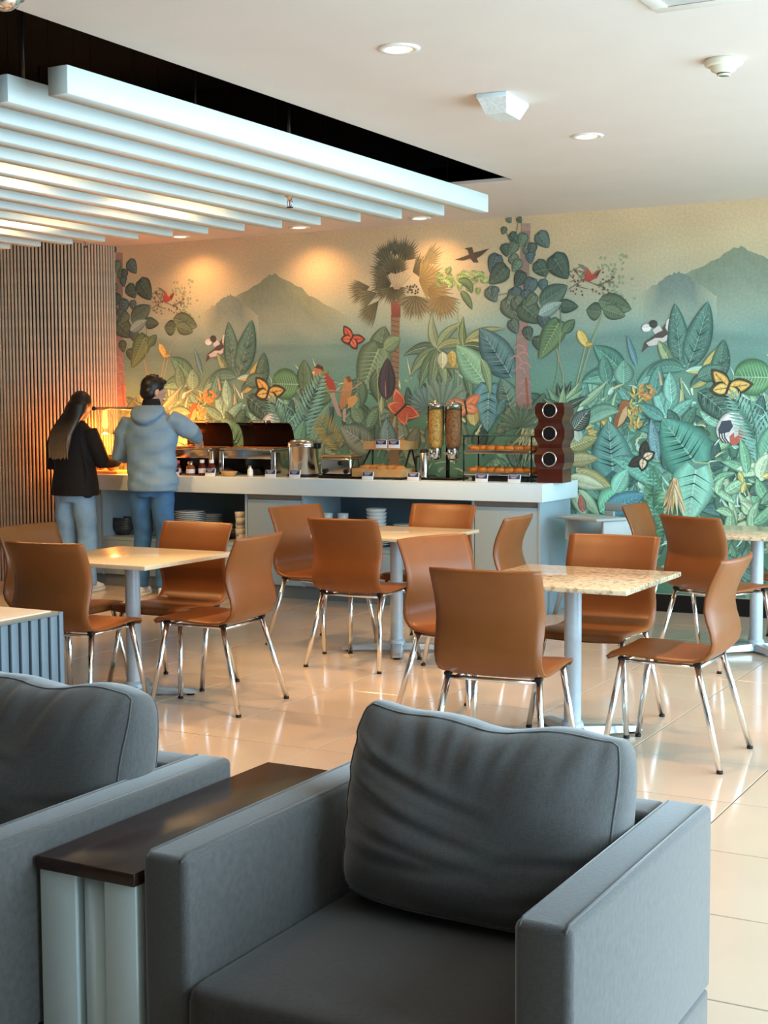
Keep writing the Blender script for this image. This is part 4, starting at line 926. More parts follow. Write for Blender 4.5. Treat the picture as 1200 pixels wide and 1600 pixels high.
# ================================================================== armchairs
def softbox(x0, x1, y0, y1, z0, z1, r, seg=5): return MB().box(x0, x1, y0, y1, z0, z1, r, seg)
def pillow(w, h, d, seed, kind='back'):
    """upholstered cushion, w wide, h high, d thick; local x across, z up, y thickness; soft rounded corners, pulled folds"""
    rnd = random.Random(seed); nu, nv = 96, 72; vs = []; fs = []
    ph = [rnd.uniform(0, 6.28) for _ in range(8)]
    def g(a): return math.exp(-a * a)
    for side in (1, -1):
        for j in range(nv + 1):
            for i in range(nu + 1):
                u = -1 + 2 * i / nu; v = -1 + 2 * j / nv
                # rounded outline
                k = 1 - 0.055 * (abs(u) ** 4) * (abs(v) ** 4) * 2.2
                x = u * w / 2 * k; z = v * h / 2 * k
                x *= 1 - 0.030 * (1 - v * v) * abs(u) ** 4
                if v > 0:
                    z += -0.040 * v ** 2 * math.cos(u * PI / 2) ** 1.3 - 0.010 * v * (u > 0) * u + 0.006 * v * math.sin(u * 8.5 + ph[0])
                t = max(0.0, (1 - abs(u) ** 6) * (1 - abs(v) ** 6)) ** 0.36
                puff = 0.50 + 0.50 * (1 - abs(u) ** 2.4) ** 0.7 * (1 - abs((v + 0.25) / 1.25) ** 2.2) ** 0.7
                y = side * d / 2 * t * puff
                # folds falling from the top seam, each a valley with a ridge beside it
                f = 0.0; top = min(1.0, max(0.0, (v - 0.05) / 0.75)) ** 1.5
                for (c0, wd, sl, am) in ((-0.66, 0.055, 0.05, 0.7), (-0.45, 0.050, 0.12, 1.0), (-0.22, 0.040, 0.02, 0.6), (-0.05, 0.055, -0.06, 1.2), (0.20, 0.045, -0.14, 0.6), (0.38, 0.055, -0.22, 0.9), (0.66, 0.050, -0.15, 0.6), (0.84, 0.04, -0.08, 0.5)):
                    c = c0 + sl * (1 - v); f += am * (-g((u - c) / wd) + 0.75 * g((u - c - wd * 1.9) / (wd * 1.3))) * top
                # long drag folds sweeping from the upper left side to the lower middle
                for (a0, b0, wd, am) in ((0.55, 0.75, 0.055, 1.2), (0.20, 0.70, 0.05, 1.0), (-0.15, 0.55, 0.05, 0.8), (-0.45, 0.30, 0.06, 0.9)):
                    c = a0 - b0 * (u + 1) + 0.22 * (u + 1) ** 2; fade = max(0.0, 1 - (u + 1) / 1.25) ** 0.8
                    f += am * (-g((v - c) / wd) + 0.7 * g((v - c - wd * 1.9) / (wd * 1.3))) * fade
                for (a0, b0, wd, am) in ((-0.55, 0.45, 0.06, 0.8), (-0.25, 0.30, 0.05, 0.6)):
                    c = a0 + b0 * (1 - u) * -0.6; fade = max(0.0, 1 - (1 - u) / 1.0)
                    f += am * (-g((v - c) / wd) + 0.6 * g((v - c - wd * 1.9) / (wd * 1.3))) * fade
                y += side * t * (0.0085 * f + 0.006 * math.sin(u * 4.3 + v * 3.1 + ph[1]) + 0.004 * math.sin(u * 9.7 - v * 6.3 + ph[2]))
                vs.append((x, y, z))
    n1 = (nu + 1) * (nv + 1)
    for sdx in (0, 1):
        o = sdx * n1
        for j in range(nv):
            for i in range(nu):
                a = o + j * (nu + 1) + i; q = (a, a + 1, a + nu + 2, a + nu + 1); fs.append(q if sdx else q[::-1])
    m = MB(); m.add(vs, fs, True)
    rim = [(i, 0) for i in range(nu + 1)] + [(nu, j) for j in range(1, nv + 1)] + [(i, nv) for i in range(nu - 1, -1, -1)] + [(0, j) for j in range(nv - 1, 0, -1)]
    idx = [j * (nu + 1) + i for i, j in rim]
    for a, b in zip(idx, idx[1:] + idx[:1]):
        m.f.append([a, b, n1 + b, n1 + a]); m.sm.append(True)
    return m
def armchair(label, x, y, seed, lean=13, cush=(0.68, 0.475, 0.31), shift=(0.022, 0.0)):
    W, D, AH, AT = 0.91, 0.86, 0.62, 0.108
    t = thing('armchair', label, 'armchair', (x, y, 0))       # origin: front right corner on the floor... x to the left is negative
    for nm, a, b in (('arm', -AT, 0.0), ('arm', -W, -W + AT)):
        o = softbox(a, b, 0, D, 0.205, AH, 0.016, 4).build(nm, M_FABRIC, t)
        for xx in (a + 0.012, b - 0.012):
            MB().tube([(xx, 0.004, 0.215), (xx, 0.004, AH - 0.006), (xx, 0.02, AH + 0.0005), (xx, D - 0.02, AH + 0.0005)], 0.0032, 6).build('piping', M_FABRIC, o)
        softbox(a + 0.003, b - 0.003, 0.004, D - 0.004, 0.10, 0.203, 0.010, 3).build('lower_panel', M_FABRIC, o)
    softbox(-W + AT - 0.004, -AT + 0.004, D - 0.12, D, 0.10, AH - 0.004, 0.016, 4).build('back_frame', M_FABRIC, t)
    softbox(-W + AT, -AT, 0.02, D - 0.12, 0.10, 0.225, 0.012, 3).build('base', M_FABRIC, t)
    # seat cushion, slightly crowned
    bm = bmesh.new(); bmesh.ops.create_cube(bm, size=1.0); bmesh.ops.subdivide_edges(bm, edges=list(bm.edges), cuts=9, use_grid_fill=True)
    x0, x1, y0, y1, z0, z1 = -W + AT + 0.002, -AT - 0.002, -0.025, D - 0.12, 0.225, 0.375
    for v in bm.verts:
        u, w, k = v.co.x * 2, v.co.y * 2, v.co.z * 2
        r = 0.10; v.co.z += (0.09 * (1 - abs(u) ** 4) * (1 - abs(w) ** 4)) if k > 0.5 else 0
        s_ = 1 - 0.035 * abs(k) ** 6 * 1.0
        v.co = Vector(((x0 + x1) / 2 + v.co.x * (x1 - x0) * s_, (y0 + y1) / 2 + v.co.y * (y1 - y0) * s_, (z0 + z1) / 2 + v.co.z * (z1 - z0)))
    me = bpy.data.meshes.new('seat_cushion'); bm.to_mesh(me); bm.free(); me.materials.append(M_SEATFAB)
    me.polygons.foreach_set('use_smooth', [True] * len(me.polygons))
    sc_ = bpy.data.objects.new('seat_cushion', me); COL.objects.link(sc_); sc_.parent = t
    sub = sc_.modifiers.new('soft', 'SUBSURF'); sub.levels = 1; sub.render_levels = 2
    pm = pillow(cush[0], cush[1], cush[2], seed); nu, nv = 96, 72; n1 = (nu + 1) * (nv + 1)
    c = pm.build('back_cushion', M_FABRIC, t)
    for off in (0, n1):
        a, b = 3, 3
        ring_ = [(i, b) for i in range(a + 2, nu - a - 1, 2)] + [(nu - a, j) for j in range(b + 2, nv - b - 1, 2)] + [(i, nv - b) for i in range(nu - a - 2, a + 1, -2)] + [(a, j) for j in range(nv - b - 2, b + 1, -2)]
        pts = [Vector(pm.v[off + j * (nu + 1) + i]) for i, j in ring_]
        MB().tube(pts + pts[:1], 0.0028, 6).build('seam', M_FABRIC, c)
    c.location = (-W / 2 + shift[0], D - 0.255, 0.375 + cush[1] / 2 - 0.005 + shift[1]); c.rotation_euler = (math.radians(-lean), math.radians(1.0), 0)
    sm_ = c.modifiers.new('soft', 'SUBSURF'); sm_.levels = 1; sm_.render_levels = 1
    for sx in (-0.06, -W + 0.06):
        for sy in (0.06, D - 0.06): MB().box(sx - 0.025, sx + 0.025, sy - 0.025, sy + 0.025, 0.0, 0.10, 0.004).build('foot', M_WENGE, t)
    return t
armchair('grey woven armchair in front with plump back cushion', -0.845, 2.20, 5)
armchair('grey woven armchair at the lower left, partly cut by the picture edge', -2.032, 2.06, 11, 13, (0.70, 0.485, 0.31), (0.03, 0.008))

# narrow dark-topped table between the armchairs
t = thing('side_table', 'narrow dark wood table on white legs between the grey armchairs', 'side table', (-1.896, 2.19, 0))
MB().box(-0.130, 0.130, 0, 0.88, 0.548, 0.576, 0.003).build('tabletop', M_WENGE, t)
for ys, bk in ((0.010, 0.022), (0.835, -0.022)):
    MB().box(-0.126, -0.030, ys, ys + 0.035, 0.0, 0.548, 0.003).build('leg_panel', M_WHITE, t)
    MB().box(0.044, 0.126, ys, ys + 0.035, 0.0, 0.548, 0.003).build('leg_panel', M_WHITE, t)
    MB().cyl((0.007, ys + 0.0175 + bk, 0.0), (0.007, ys + 0.0175 + bk, 0.548), 0.036, n=24).build('post', M_WHITE, t)
MB().box(-0.03, 0.03, 0.08, 0.80, 0.50, 0.548, 0.003).build('rail', M_WHITE, t)

# ================================================================== buffet counter
CT, CF, BF = 0.95, 9.33, 9.40          # top height, front edge of the top, front of the cabinets
CL, CR = -8.06, -3.815
def bx_(px): return at(px, 790, BF).x
XA, XB, XC, XD, XE = CL + 0.03, bx_(158), bx_(386), bx_(471), bx_(741)
XF = CR - 0.06
t = thing('worktop', 'long white buffet worktop with thick front edge', 'worktop', (0, 0, 0))
MB().box(CL, CR, CF, WY - 0.03, CT - 0.13, CT, 0.004).build('slab', M_WHITE, t)
t = thing('plinth', 'grey recessed plinth along the foot of the buffet cabinets', 'plinth', (0, 0, 0))
MB().box(XA, XF - 0.02, BF + 0.03, WY - 0.08, 0.0, 0.10).build('kick_board', mat('plinth_grey', '#6f7678', 0.5, noise=(5, 0.05)), t)
def door_unit(x0, x1, label, end=False):
    t = thing('buffet_cabinet', label, 'cabinet', ((x0 + x1) / 2, BF, 0)); h = (x1 - x0) / 2 - 0.002
    MB().box(-h, h, 0.022, WY - 0.06 - BF, 0.10, CT - 0.132).build('body', M_CAB, t)
    MB().box(-h + 0.002, h - 0.002, 0.0, 0.02, 0.105, 0.775, 0.002).build('door', M_CAB, t)
    MB().box(-h + 0.002, h - 0.002, 0.010, 0.021, 0.778, CT - 0.134).build('handle_groove', M_GROOVE, t)
    if end: MB().box(h - 0.004, h + 0.016, -0.004, WY - 0.06 - BF, 0.0, CT - 0.132, 0.002).build('end_panel', M_CAB, t)
def open_unit(x0, x1, label):
    t = thing('open_shelf_cabinet', label, 'cabinet', ((x0 + x1) / 2, BF, 0)); h = (x1 - x0) / 2 - 0.002; dp = WY - 0.06 - BF
    for sg in (-1, 1): MB().box(sg * h - (0.018 if sg > 0 else 0), sg * h + (0.018 if sg < 0 else 0), 0.0, dp, 0.10, CT - 0.132).build('side_panel', M_CAB, t)
    MB().box(-h + 0.018, h - 0.018, dp - 0.018, dp, 0.10, CT - 0.132).build('back_panel', M_CABIN, t)
    MB().box(-h + 0.018, h - 0.018, 0.0, dp - 0.018, 0.395, 0.42).build('shelf', M_CAB, t)
    MB().box(-h + 0.018, h - 0.018, 0.0, 0.02, 0.105, 0.392, 0.002).build('lower_panel', M_CAB, t)
door_unit(XA, XB, 'narrow grey buffet cabinet next to the woman')
open_unit(XB, XC, 'open grey buffet cabinet with plate stacks behind the man')
door_unit(XC, XD, 'grey buffet cabinet with closed door between the two open shelves')
open_unit(XD, XE, 'open grey buffet cabinet with cups and bowls behind the middle table')
door_unit(XE, XF, 'grey buffet cabinet with closed door at the right end of the counter', True)

# crockery on the shelves: every plate, bowl and cup on its own
def lathe_me(name, prof, m, n=22): return MB().lathe(prof, n).mesh(name, m)
PLATE = lathe_me('plate', [(0, 0.004), (0.07, 0.004), (0.085, 0.008), (0.128, 0.019), (0.130, 0.022), (0.127, 0.023), (0.085, 0.012), (0.06, 0.008), (0, 0.008)], M_CHINA)
SPLATE = lathe_me('small_plate', [(0, 0.004), (0.05, 0.004), (0.062, 0.008), (0.092, 0.017), (0.094, 0.019), (0.09, 0.020), (0.06, 0.011), (0, 0.008)], M_CHINA)
BOWL = lathe_me('bowl', [(0, 0.004), (0.035, 0.004), (0.04, 0.0), (0.045, 0.006), (0.075, 0.04), (0.082, 0.06), (0.079, 0.06), (0.07, 0.04), (0.04, 0.012), (0, 0.010)], M_CHINA)
CUP = lathe_me('cup', [(0, 0.003), (0.026, 0.003), (0.030, 0.0), (0.034, 0.01), (0.042, 0.05), (0.044, 0.088), (0.041, 0.088), (0.038, 0.05), (0.03, 0.012), (0, 0.010)], M_CHINA, 18)
DBOWL = lathe_me('dark_bowl', [(0, 0.0), (0.05, 0.0), (0.085, 0.05), (0.09, 0.07), (0.086, 0.07), (0.08, 0.05), (0.046, 0.006), (0, 0.006)], mat('dark_stoneware', '#3b4044', 0.3, noise=(12, 0.1)))
CREAMC = lathe_me('cream_beaker', [(0, 0.003), (0.036, 0.003), (0.04, 0.0), (0.043, 0.06), (0.041, 0.062), (0.038, 0.06), (0.035, 0.008), (0, 0.008)], M_CREAM, 18)
def pile(me, px, Y, n, step, name, label, cat, group, z0=0.4202):
    x = at(px, 815, Y).x
    for k in range(n):
        o = bpy.data.objects.new(name, me); COL.objects.link(o)
        o.location = (x + random.uniform(-0.003, 0.003), Y + random.uniform(-0.003, 0.003), z0 + k * step); setp(o, label, cat, group)
pile(PLATE, 263, 9.72, 11, 0.0158, 'plate', 'white dinner plate in the tall stack right beside the man', 'plate', 'plates in the stack beside the man')
pile(PLATE, 297, 9.58, 14, 0.0158, 'plate', 'white dinner plate in the tallest stack on the left open shelf', 'plate', 'plates in the tallest left stack')
pile(SPLATE, 330, 9.74, 13, 0.0145, 'small_plate', 'small white plate in the stack right of the tall dinner plates', 'plate', 'small plates on the left shelf')
pile(BOWL, 345, 9.56, 4, 0.022, 'bowl', 'white bowl in the low stack before the dark bowls', 'bowl', 'white bowls on the left shelf')
pile(DBOWL, 364, 9.70, 4, 0.020, 'dark_bowl', 'dark stoneware bowl beside the cream beaker stack', 'bowl', 'dark bowls on the left shelf')
pile(CREAMC, 376, 9.50, 5, 0.0455, 'cream_beaker', 'cream beaker in the tall column on the left shelf', 'beaker', 'cream beakers in a column')
pile(DBOWL, 193, 9.60, 5, 0.020, 'dark_bowl', 'dark stoneware bowl in the stack left of the man', 'bowl', 'dark bowls left of the man')
for i, px in enumerate((500, 512, 523, 536, 548)):
    for r in range(3 if i % 2 else 2):
        x = at(px, 800, 9.56 + 0.10 * (i % 2)).x
        o = bpy.data.objects.new('cup', CUP); COL.objects.link(o); o.location = (x, 9.56 + 0.10 * (i % 2), 0.4202 + r * 0.079); setp(o, 'white cup stacked on the middle open shelf', 'cup', 'white cups on the middle shelf')
pile(BOWL, 588, 9.66, 5, 0.028, 'bowl', 'white bowl in the stack on the middle open shelf', 'bowl', 'bowls on the middle shelf', 0.4202 + 7 * 0.0145 + 0.02)
pile(PLATE, 588, 9.66, 7, 0.0145, 'plate', 'white plate under the bowls on the middle open shelf', 'plate', 'plates under the bowls')
pile(SPLATE, 632, 9.66, 12, 0.0145, 'small_plate', 'small white plate in the stack right of the bowls', 'plate', 'small plates on the middle shelf')

# ---- heat lamp station at the left end
def on_top(px, Y): return at(px, 745, Y).x
hx = on_top(166, 9.62)
t = thing('heat_lamp', 'chrome heat lamp with two glowing glass shades at the left buffet end', 'heat lamp', (hx, 9.62, CT))
MB().lathe([(0, 0), (0.09, 0), (0.09, 0.012), (0.02, 0.02), (0, 0.02)], 24).build('foot', M_CHROME, t).location = (0.22, 0.12, 0)
MB().cyl((0.22, 0.12, 0.015), (0.22, 0.12, 0.53), 0.012, n=12).build('post', M_CHROME, t)
MB().tube([(0.22, 0.12, 0.53), (0.22, 0.0, 0.545)], 0.010, 10).tube([(-0.12, 0, 0.55), (0.56, 0, 0.55)], 0.014, 12).build('bar', M_STEEL, t)
MB().cyl((-0.135, 0, 0.55), (-0.115, 0, 0.55), 0.018, n=12).cyl((0.555, 0, 0.55), (0.575, 0, 0.55), 0.018, n=12).build('end_cap', M_PLASTIC_BLK, t)
for sx in (0.0, 0.46):
    sh = MB().lathe([(0.012, 0.54), (0.045, 0.52), (0.068, 0.47), (0.075, 0.40), (0.073, 0.33), (0.070, 0.33), (0.072, 0.40), (0.064, 0.47), (0.042, 0.515)], 28).build('glass_shade', M_GLASS, t); sh.location = (sx, 0, 0)
    b = MB().lathe([(0, 0.38), (0.018, 0.385), (0.026, 0.41), (0.022, 0.45), (0.018, 0.50), (0.016, 0.53), (0, 0.53)], 20).build('bulb', M_HEATBULB, t); b.location = (sx, 0, 0)
    d = bpy.data.lights.new('heat_glow', 'POINT'); d.energy = 34.0; d.color = (1.0, 0.26, 0.04); d.shadow_soft_size = 0.05
    o = bpy.data.objects.new('heat_glow', d); COL.objects.link(o); o.parent = t; o.location = (sx, 0, 0.31)
t = thing('carving_board', 'wooden board under the glowing heat lamp', 'board', (hx + 0.10, 9.505, CT))
MB().box(-0.26, 0.22, -0.13, 0.13, 0.0, 0.025, 0.006).build('board', M_LTWOOD, t)
for k in range(9):
    o = MB().ball((0, 0, 0), 0.055, 0.035, 0.024).build('pancake_roll', M_BREAD)
    o.location = (hx + 0.10 - 0.17 + (k % 4) * 0.09 + (0.045 if k > 3 else 0), 9.45 + (k % 3) * 0.055, CT + 0.049 + (0.040 if k > 3 else 0)); o.rotation_euler = (0, 0, k * 0.9)
    setp(o, 'golden roll piled on the board under the heat lamp', 'bread roll', 'rolls under the heat lamp')

# ---- chafing dishes
def chafing(px, Y, label, w, lid_in):
    x = on_top(px, Y); t = thing('chafing_dish', label, 'chafing dish', (x, Y, CT)); h = w / 2
    for sg in (-1, 1): MB().box(sg * h - 0.022, sg * h + 0.022, -0.17, 0.17, 0.0, 0.20, 0.008).build('end_support', M_STEEL, t)
    MB().box(-h + 0.02, h - 0.02, -0.165, 0.165, 0.140, 0.215, 0.008).build('water_pan', M_STEEL, t)
    MB().box(-h - 0.01, h + 0.01, -0.18, 0.18, 0.210, 0.226, 0.006).build('rim', M_STEEL, t)
    MB().box(-h + 0.03, h - 0.03, -0.15, 0.15, 0.222, 0.232, 0.003).build('food', mat('stewed_food', '#8a5a2c', 0.4, noise=(40, 0.5, 5), bump=(60, 0.4)), t)
    MB().box(-h + 0.022, h - 0.022, 0.150, 0.165, 0.0, 0.14).build('shade_sheet', M_DKSTEEL, t)  # dark sheet added to stand in for the shade under the pan
    MB().lathe([(0, 0.0), (0.045, 0.0), (0.045, 0.06), (0.03, 0.065), (0, 0.065)], 18).build('burner', M_DKSTEEL, t)
    # roll-top lid swung open: a curved shell standing at the back
    prof = []
    for k in range(9):
        a = math.radians(-8 + 100 * k / 8); prof.append((0.155 - 0.19 * (1 - math.cos(a)) * 0.55, 0.232 + 0.19 * math.sin(a)))
    m = MB(); rin = [[(xx, y, z) for xx in (-h, -h * 0.97, h * 0.97, h)] for y, z in prof]
    out = [[(xx, y + 0.006, z + 0.006) for xx in (h, h * 0.97, -h * 0.97, -h)] for y, z in prof]
    m.loft([a + b for a, b in zip(rin, out)])
    m.build('lid', lid_in, t)
    MB().tube([(-0.07, 0.02, 0.415), (-0.07, -0.0, 0.445), (0.07, -0.0, 0.445), (0.07, 0.02, 0.415)], 0.008, 10).build('lid_handle', M_CHROME, t)
    return t
LIDM = mat('lid_steel_dark', '#2a201b', 0.22, 0.8, noise=(6, 0.15))
chafing(312, 9.68, 'steel chafing dish with raised lid just right of the man', 0.47, LIDM)
chafing(404, 9.68, 'steel chafing dish with raised lid beside the soup kettle', 0.50, LIDM)
# ---- soup kettle
t = thing('soup_kettle', 'round stainless soup kettle with lid between chafing dish and toaster', 'soup kettle', (on_top(474, 9.62), 9.62, CT))
MB().lathe([(0, 0), (0.118, 0), (0.122, 0.008), (0.122, 0.235), (0.126, 0.24), (0.126, 0.252), (0.118, 0.254)], 36).build('body', M_STEEL, t)
MB().lathe([(0.118, 0.004), (0.128, 0.006), (0.128, 0.022), (0.122, 0.024)], 36).build('base_ring', M_PLASTIC_BLK, t)
MB().lathe([(0.122, 0.254), (0.122, 0.27), (0.105, 0.292), (0.06, 0.302), (0, 0.305)], 36).build('lid', M_STEEL, t)
MB().box(0.118, 0.150, -0.03, 0.03, 0.225, 0.27, 0.006).build('hinge', M_PLASTIC_BLK, t)
# ---- toaster
t = thing('toaster', 'wide stainless conveyor toaster on black base', 'toaster', (on_top(535, 9.60), 9.60, CT))
MB().box(-0.14, 0.14, -0.11, 0.11, 0.022, 0.165, 0.022, 3).build('body', M_STEEL, t)
MB().box(-0.15, 0.15, -0.12, 0.12, 0.0, 0.024, 0.006).build('base', M_PLASTIC_BLK, t)
MB().box(-0.135, 0.135, -0.105, 0.105, 0.163, 0.178, 0.006).build('top_plate', mat('warm_steel', '#cdb48a', 0.25, 0.9, noise=(10, 0.05)), t)
for sx, z in ((-0.09, 0.055), (0.10, 0.055), (0.05, 0.12)): MB().cyl((sx, -0.128, z), (sx, -0.108, z), 0.018, n=16).build('knob', M_PLASTIC_BLK, t)
# ---- bread stand
bxx = on_top(603, 9.60)
t = thing('bread_stand', 'two-tier bread stand with light wooden trays on black frame', 'display stand', (bxx, 9.60, CT))
fr = MB()
for sg in (-1, 1): fr.tube([(sg * 0.20, -0.12, 0.0), (sg * 0.17, 0.10, 0.255)], 0.008, 8).tube([(sg * 0.20, 0.15, 0.0), (sg * 0.17, 0.10, 0.255)], 0.008, 8).tube([(sg * 0.20, -0.12, 0.006), (sg * 0.20, 0.15, 0.006)], 0.008, 8)
fr.tube([(-0.20, 0.15, 0.006), (0.20, 0.15, 0.006)], 0.008, 8).tube([(-0.17, 0.10, 0.255), (0.17, 0.10, 0.255)], 0.008, 8)
fr.build('frame', M_PLASTIC_BLK, t)
for (z, y0, y1, w) in ((0.02, -0.15, 0.11, 0.215), (0.225, -0.02, 0.18, 0.185)):
    q = MB(); q.box(-w, w, y0, y1, z, z + 0.010).box(-w, w, y0, y0 + 0.012, z + 0.01, z + 0.062).box(-w, w, y1 - 0.012, y1, z + 0.01, z + 0.062).box(-w, -w + 0.012, y0 + 0.012, y1 - 0.012, z + 0.01, z + 0.062).box(w - 0.012, w, y0 + 0.012, y1 - 0.012, z + 0.01, z + 0.062)
    q.build('tray', M_LTWOOD, t)
def food(me, x, y, z, name, label, cat, group, rz=0.0, rx=0.0):
    o = bpy.data.objects.new(name, me); COL.objects.link(o); o.location = (x, y, z); o.rotation_euler = (rx, 0, rz); return setp(o, label, cat, group)
LOAF = MB().loft([[(xx, 0.048 * s_ * math.cos(a), 0.03 * s_ * math.sin(a)) for a in [2 * PI * k / 12 for k in range(12)]] for xx, s_ in ((-0.07, 0.2), (-0.06, 0.75), (-0.03, 1.0), (0.03, 1.0), (0.06, 0.75), (0.07, 0.2))]).mesh('bread_roll', M_BREAD)
for k in range(5): food(LOAF, bxx - 0.145 + 0.072 * k, 9.60 - 0.03 + 0.02 * (k % 2), CT + 0.078 + 0.004 * (k % 2), 'bread_roll', 'bread roll on the lower tray of the wooden stand', 'bread roll', 'rolls on the bread stand', 1.3 + 0.2 * k)
for k in range(3): food(LOAF, bxx - 0.09 + 0.09 * k, 9.60 + 0.09, CT + 0.268, 'bread_roll', 'bread roll in the upper tray of the wooden stand', 'bread roll', 'rolls in the upper tray', 1.5 + 0.1 * k)
# ---- name cards
card_w = MB().box(-0.048, 0.048, -0.004, 0.004, 0.0, 0.062, 0.001).mesh('card', M_WHITECARD)
card_b = MB().box(-0.044, 0.044, -0.0055, -0.0042, 0.028, 0.060).mesh('blue_band', M_BLUECARD)
card_t = MB()
for q in range(3): card_t.box(-0.034 + 0.006 * q, 0.030 - 0.008 * q, -0.0062, -0.0056, 0.051 - 0.008 * q, 0.0535 - 0.008 * q)
card_t = card_t.mesh('lettering', M_WHITECARD)
def card(px, Y, label, z=CT, tilt=-14):
    t = thing('name_card', label, 'name card', (on_top(px, Y), Y, z))
    for nm, me in (('card', card_w), ('blue_band', card_b), ('lettering', card_t)):
        o = bpy.data.objects.new(nm, me); COL.objects.link(o); o.parent = t; o.rotation_euler = (math.radians(tilt), 0, 0)
card(596, 9.575, 'blue and white card on the upper bread tray, left one', CT + 0.236, 0); card(616, 9.575, 'blue and white card on the upper bread tray, right one', CT + 0.236, 0)
card(645, 9.42, 'blue and white card at the right foot of the bread stand'); card(574, 9.40, 'low white card before the bread stand'); card(328, 9.40, 'blue card before the first chafing dish')
card(422, 9.40, 'blue card before the second chafing dish'); card(460, 9.40, 'blue and white card before the soup kettle'); card(752, 9.40, 'blue and white card before the pastry trays, left one'); card(803, 9.40, 'blue and white card before the pastry trays, right one'); card(272, 9.42, 'blue and white card next to the man')
# ---- sauces
def bottle(px, Y, h, r, body, cap, label, cat='jar'):
    t = thing('sauce_jar', label, cat, (on_top(px, Y), Y, CT))
    MB().lathe([(0, 0), (r, 0), (r, h * 0.62), (r * 0.55, h * 0.76), (r * 0.55, h * 0.82), (0, h * 0.82)], 18).build('jar_body', body, t)
    MB().lathe([(r * 0.62, h * 0.80), (r * 0.62, h), (0, h)], 18).build('cap', cap, t)
    MB().lathe([(r + 0.0008, h * 0.18), (r + 0.0008, h * 0.46)], 18).build('paper_label', M_WHITECARD, t)
SAUCE1, SAUCE2 = mat('red_sauce', '#5f1512', 0.12, noise=(12, 0.2)), mat('brown_sauce', '#9a5a2a', 0.15, noise=(12, 0.2))
bottle(298, 9.45, 0.115, 0.036, SAUCE2, M_STEEL, 'brown sauce jar with steel lid beside the man'); bottle(316, 9.46, 0.13, 0.030, SAUCE1, M_WHITECARD, 'dark red sauce bottle with white cap, left of the pair', 'bottle'); bottle(331, 9.46, 0.13, 0.030, SAUCE1, M_WHITECARD, 'dark red sauce bottle with white cap, right of the pair', 'bottle'); bottle(278, 9.46, 0.12, 0.028, SAUCE1, mat('orange_cap', '#d5552a', 0.35, noise=(10, 0.05)), 'sauce bottle with orange cap next to the man', 'bottle')
bottle(391, 9.44, 0.09, 0.022, M_CHINA, M_STEEL, 'small white shaker before the second chafing dish', 'shaker')
t = thing('bread_basket', 'small tan basket before the first chafing dish', 'basket', (on_top(358, 9.46), 9.46, CT))
MB().lathe([(0, 0), (0.05, 0), (0.068, 0.035), (0.070, 0.04), (0.064, 0.04), (0.046, 0.006), (0, 0.006)], 20).build('bowl', M_LTWOOD, t)
# ---- milk pot and cereal dispenser
t = thing('milk_pot', 'slim steel milk pot beside the cereal dispenser', 'pot', (on_top(663, 9.60), 9.60, CT))
MB().lathe([(0, 0), (0.034, 0), (0.036, 0.01), (0.036, 0.20), (0.032, 0.205), (0, 0.205)], 24).build('body', M_STEEL, t)
MB().lathe([(0.034, 0.204), (0.034, 0.224), (0.01, 0.235), (0, 0.235)], 24).build('lid', M_PLASTIC_BLK, t)
MB().tube([(-0.034, 0, 0.18), (-0.07, 0, 0.17), (-0.07, 0, 0.06), (-0.034, 0, 0.04)], 0.008, 8).build('handle', M_PLASTIC_BLK, t)
cxx = on_top(695, 9.66)
t = thing('cereal_dispenser', 'double clear cereal dispenser on a steel stand', 'cereal dispenser', (cxx, 9.66, CT))
MB().box(-0.15, 0.15, -0.11, 0.11, 0.0, 0.018, 0.005).build('base', M_DKSTEEL, t)
MB().box(-0.012, 0.012, 0.04, 0.065, 0.018, 0.40, 0.003).build('post', M_DKSTEEL, t)
CER = [mat('corn_flakes', '#d2a052', 0.6, noise=(70, 0.45, 3), bump=(90, 0.6)), mat('choco_flakes', '#9a6a40', 0.6, noise=(70, 0.5, 3), bump=(90, 0.6))]
for i, sx in enumerate((-0.074, 0.074)):
    o = MB().lathe([(0.04, 0.225), (0.062, 0.265), (0.062, 0.555), (0.059, 0.555), (0.059, 0.27), (0.038, 0.23)], 28).build('canister', M_GLASS, t); o.location = (sx, 0, 0)
    o = MB().lathe([(0, 0.235), (0.036, 0.235), (0.057, 0.275), (0.057, 0.52), (0.03, 0.53), (0, 0.528)], 24).build('cereal', CER[i], t); o.location = (sx, 0, 0)
    o = MB().lathe([(0.064, 0.552), (0.064, 0.572), (0.03, 0.584), (0.012, 0.588), (0.012, 0.60), (0, 0.60)], 24).build('lid', M_STEEL, t); o.location = (sx, 0, 0)
    o = MB().lathe([(0.042, 0.235), (0.042, 0.16), (0.03, 0.15), (0.028, 0.15), (0.038, 0.165), (0.038, 0.235)], 24).build('chute', M_STEEL, t); o.location = (sx, 0, 0)
    k = MB().cyl((0, -0.045, 0.20), (0, -0.075, 0.20), 0.006, n=8).box(-0.028, 0.028, -0.088, -0.074, 0.192, 0.208, 0.003).box(-0.008, 0.008, -0.088, -0.074, 0.172, 0.228, 0.003).build('turn_knob', M_CHROME, t); k.location = (sx, 0, 0)
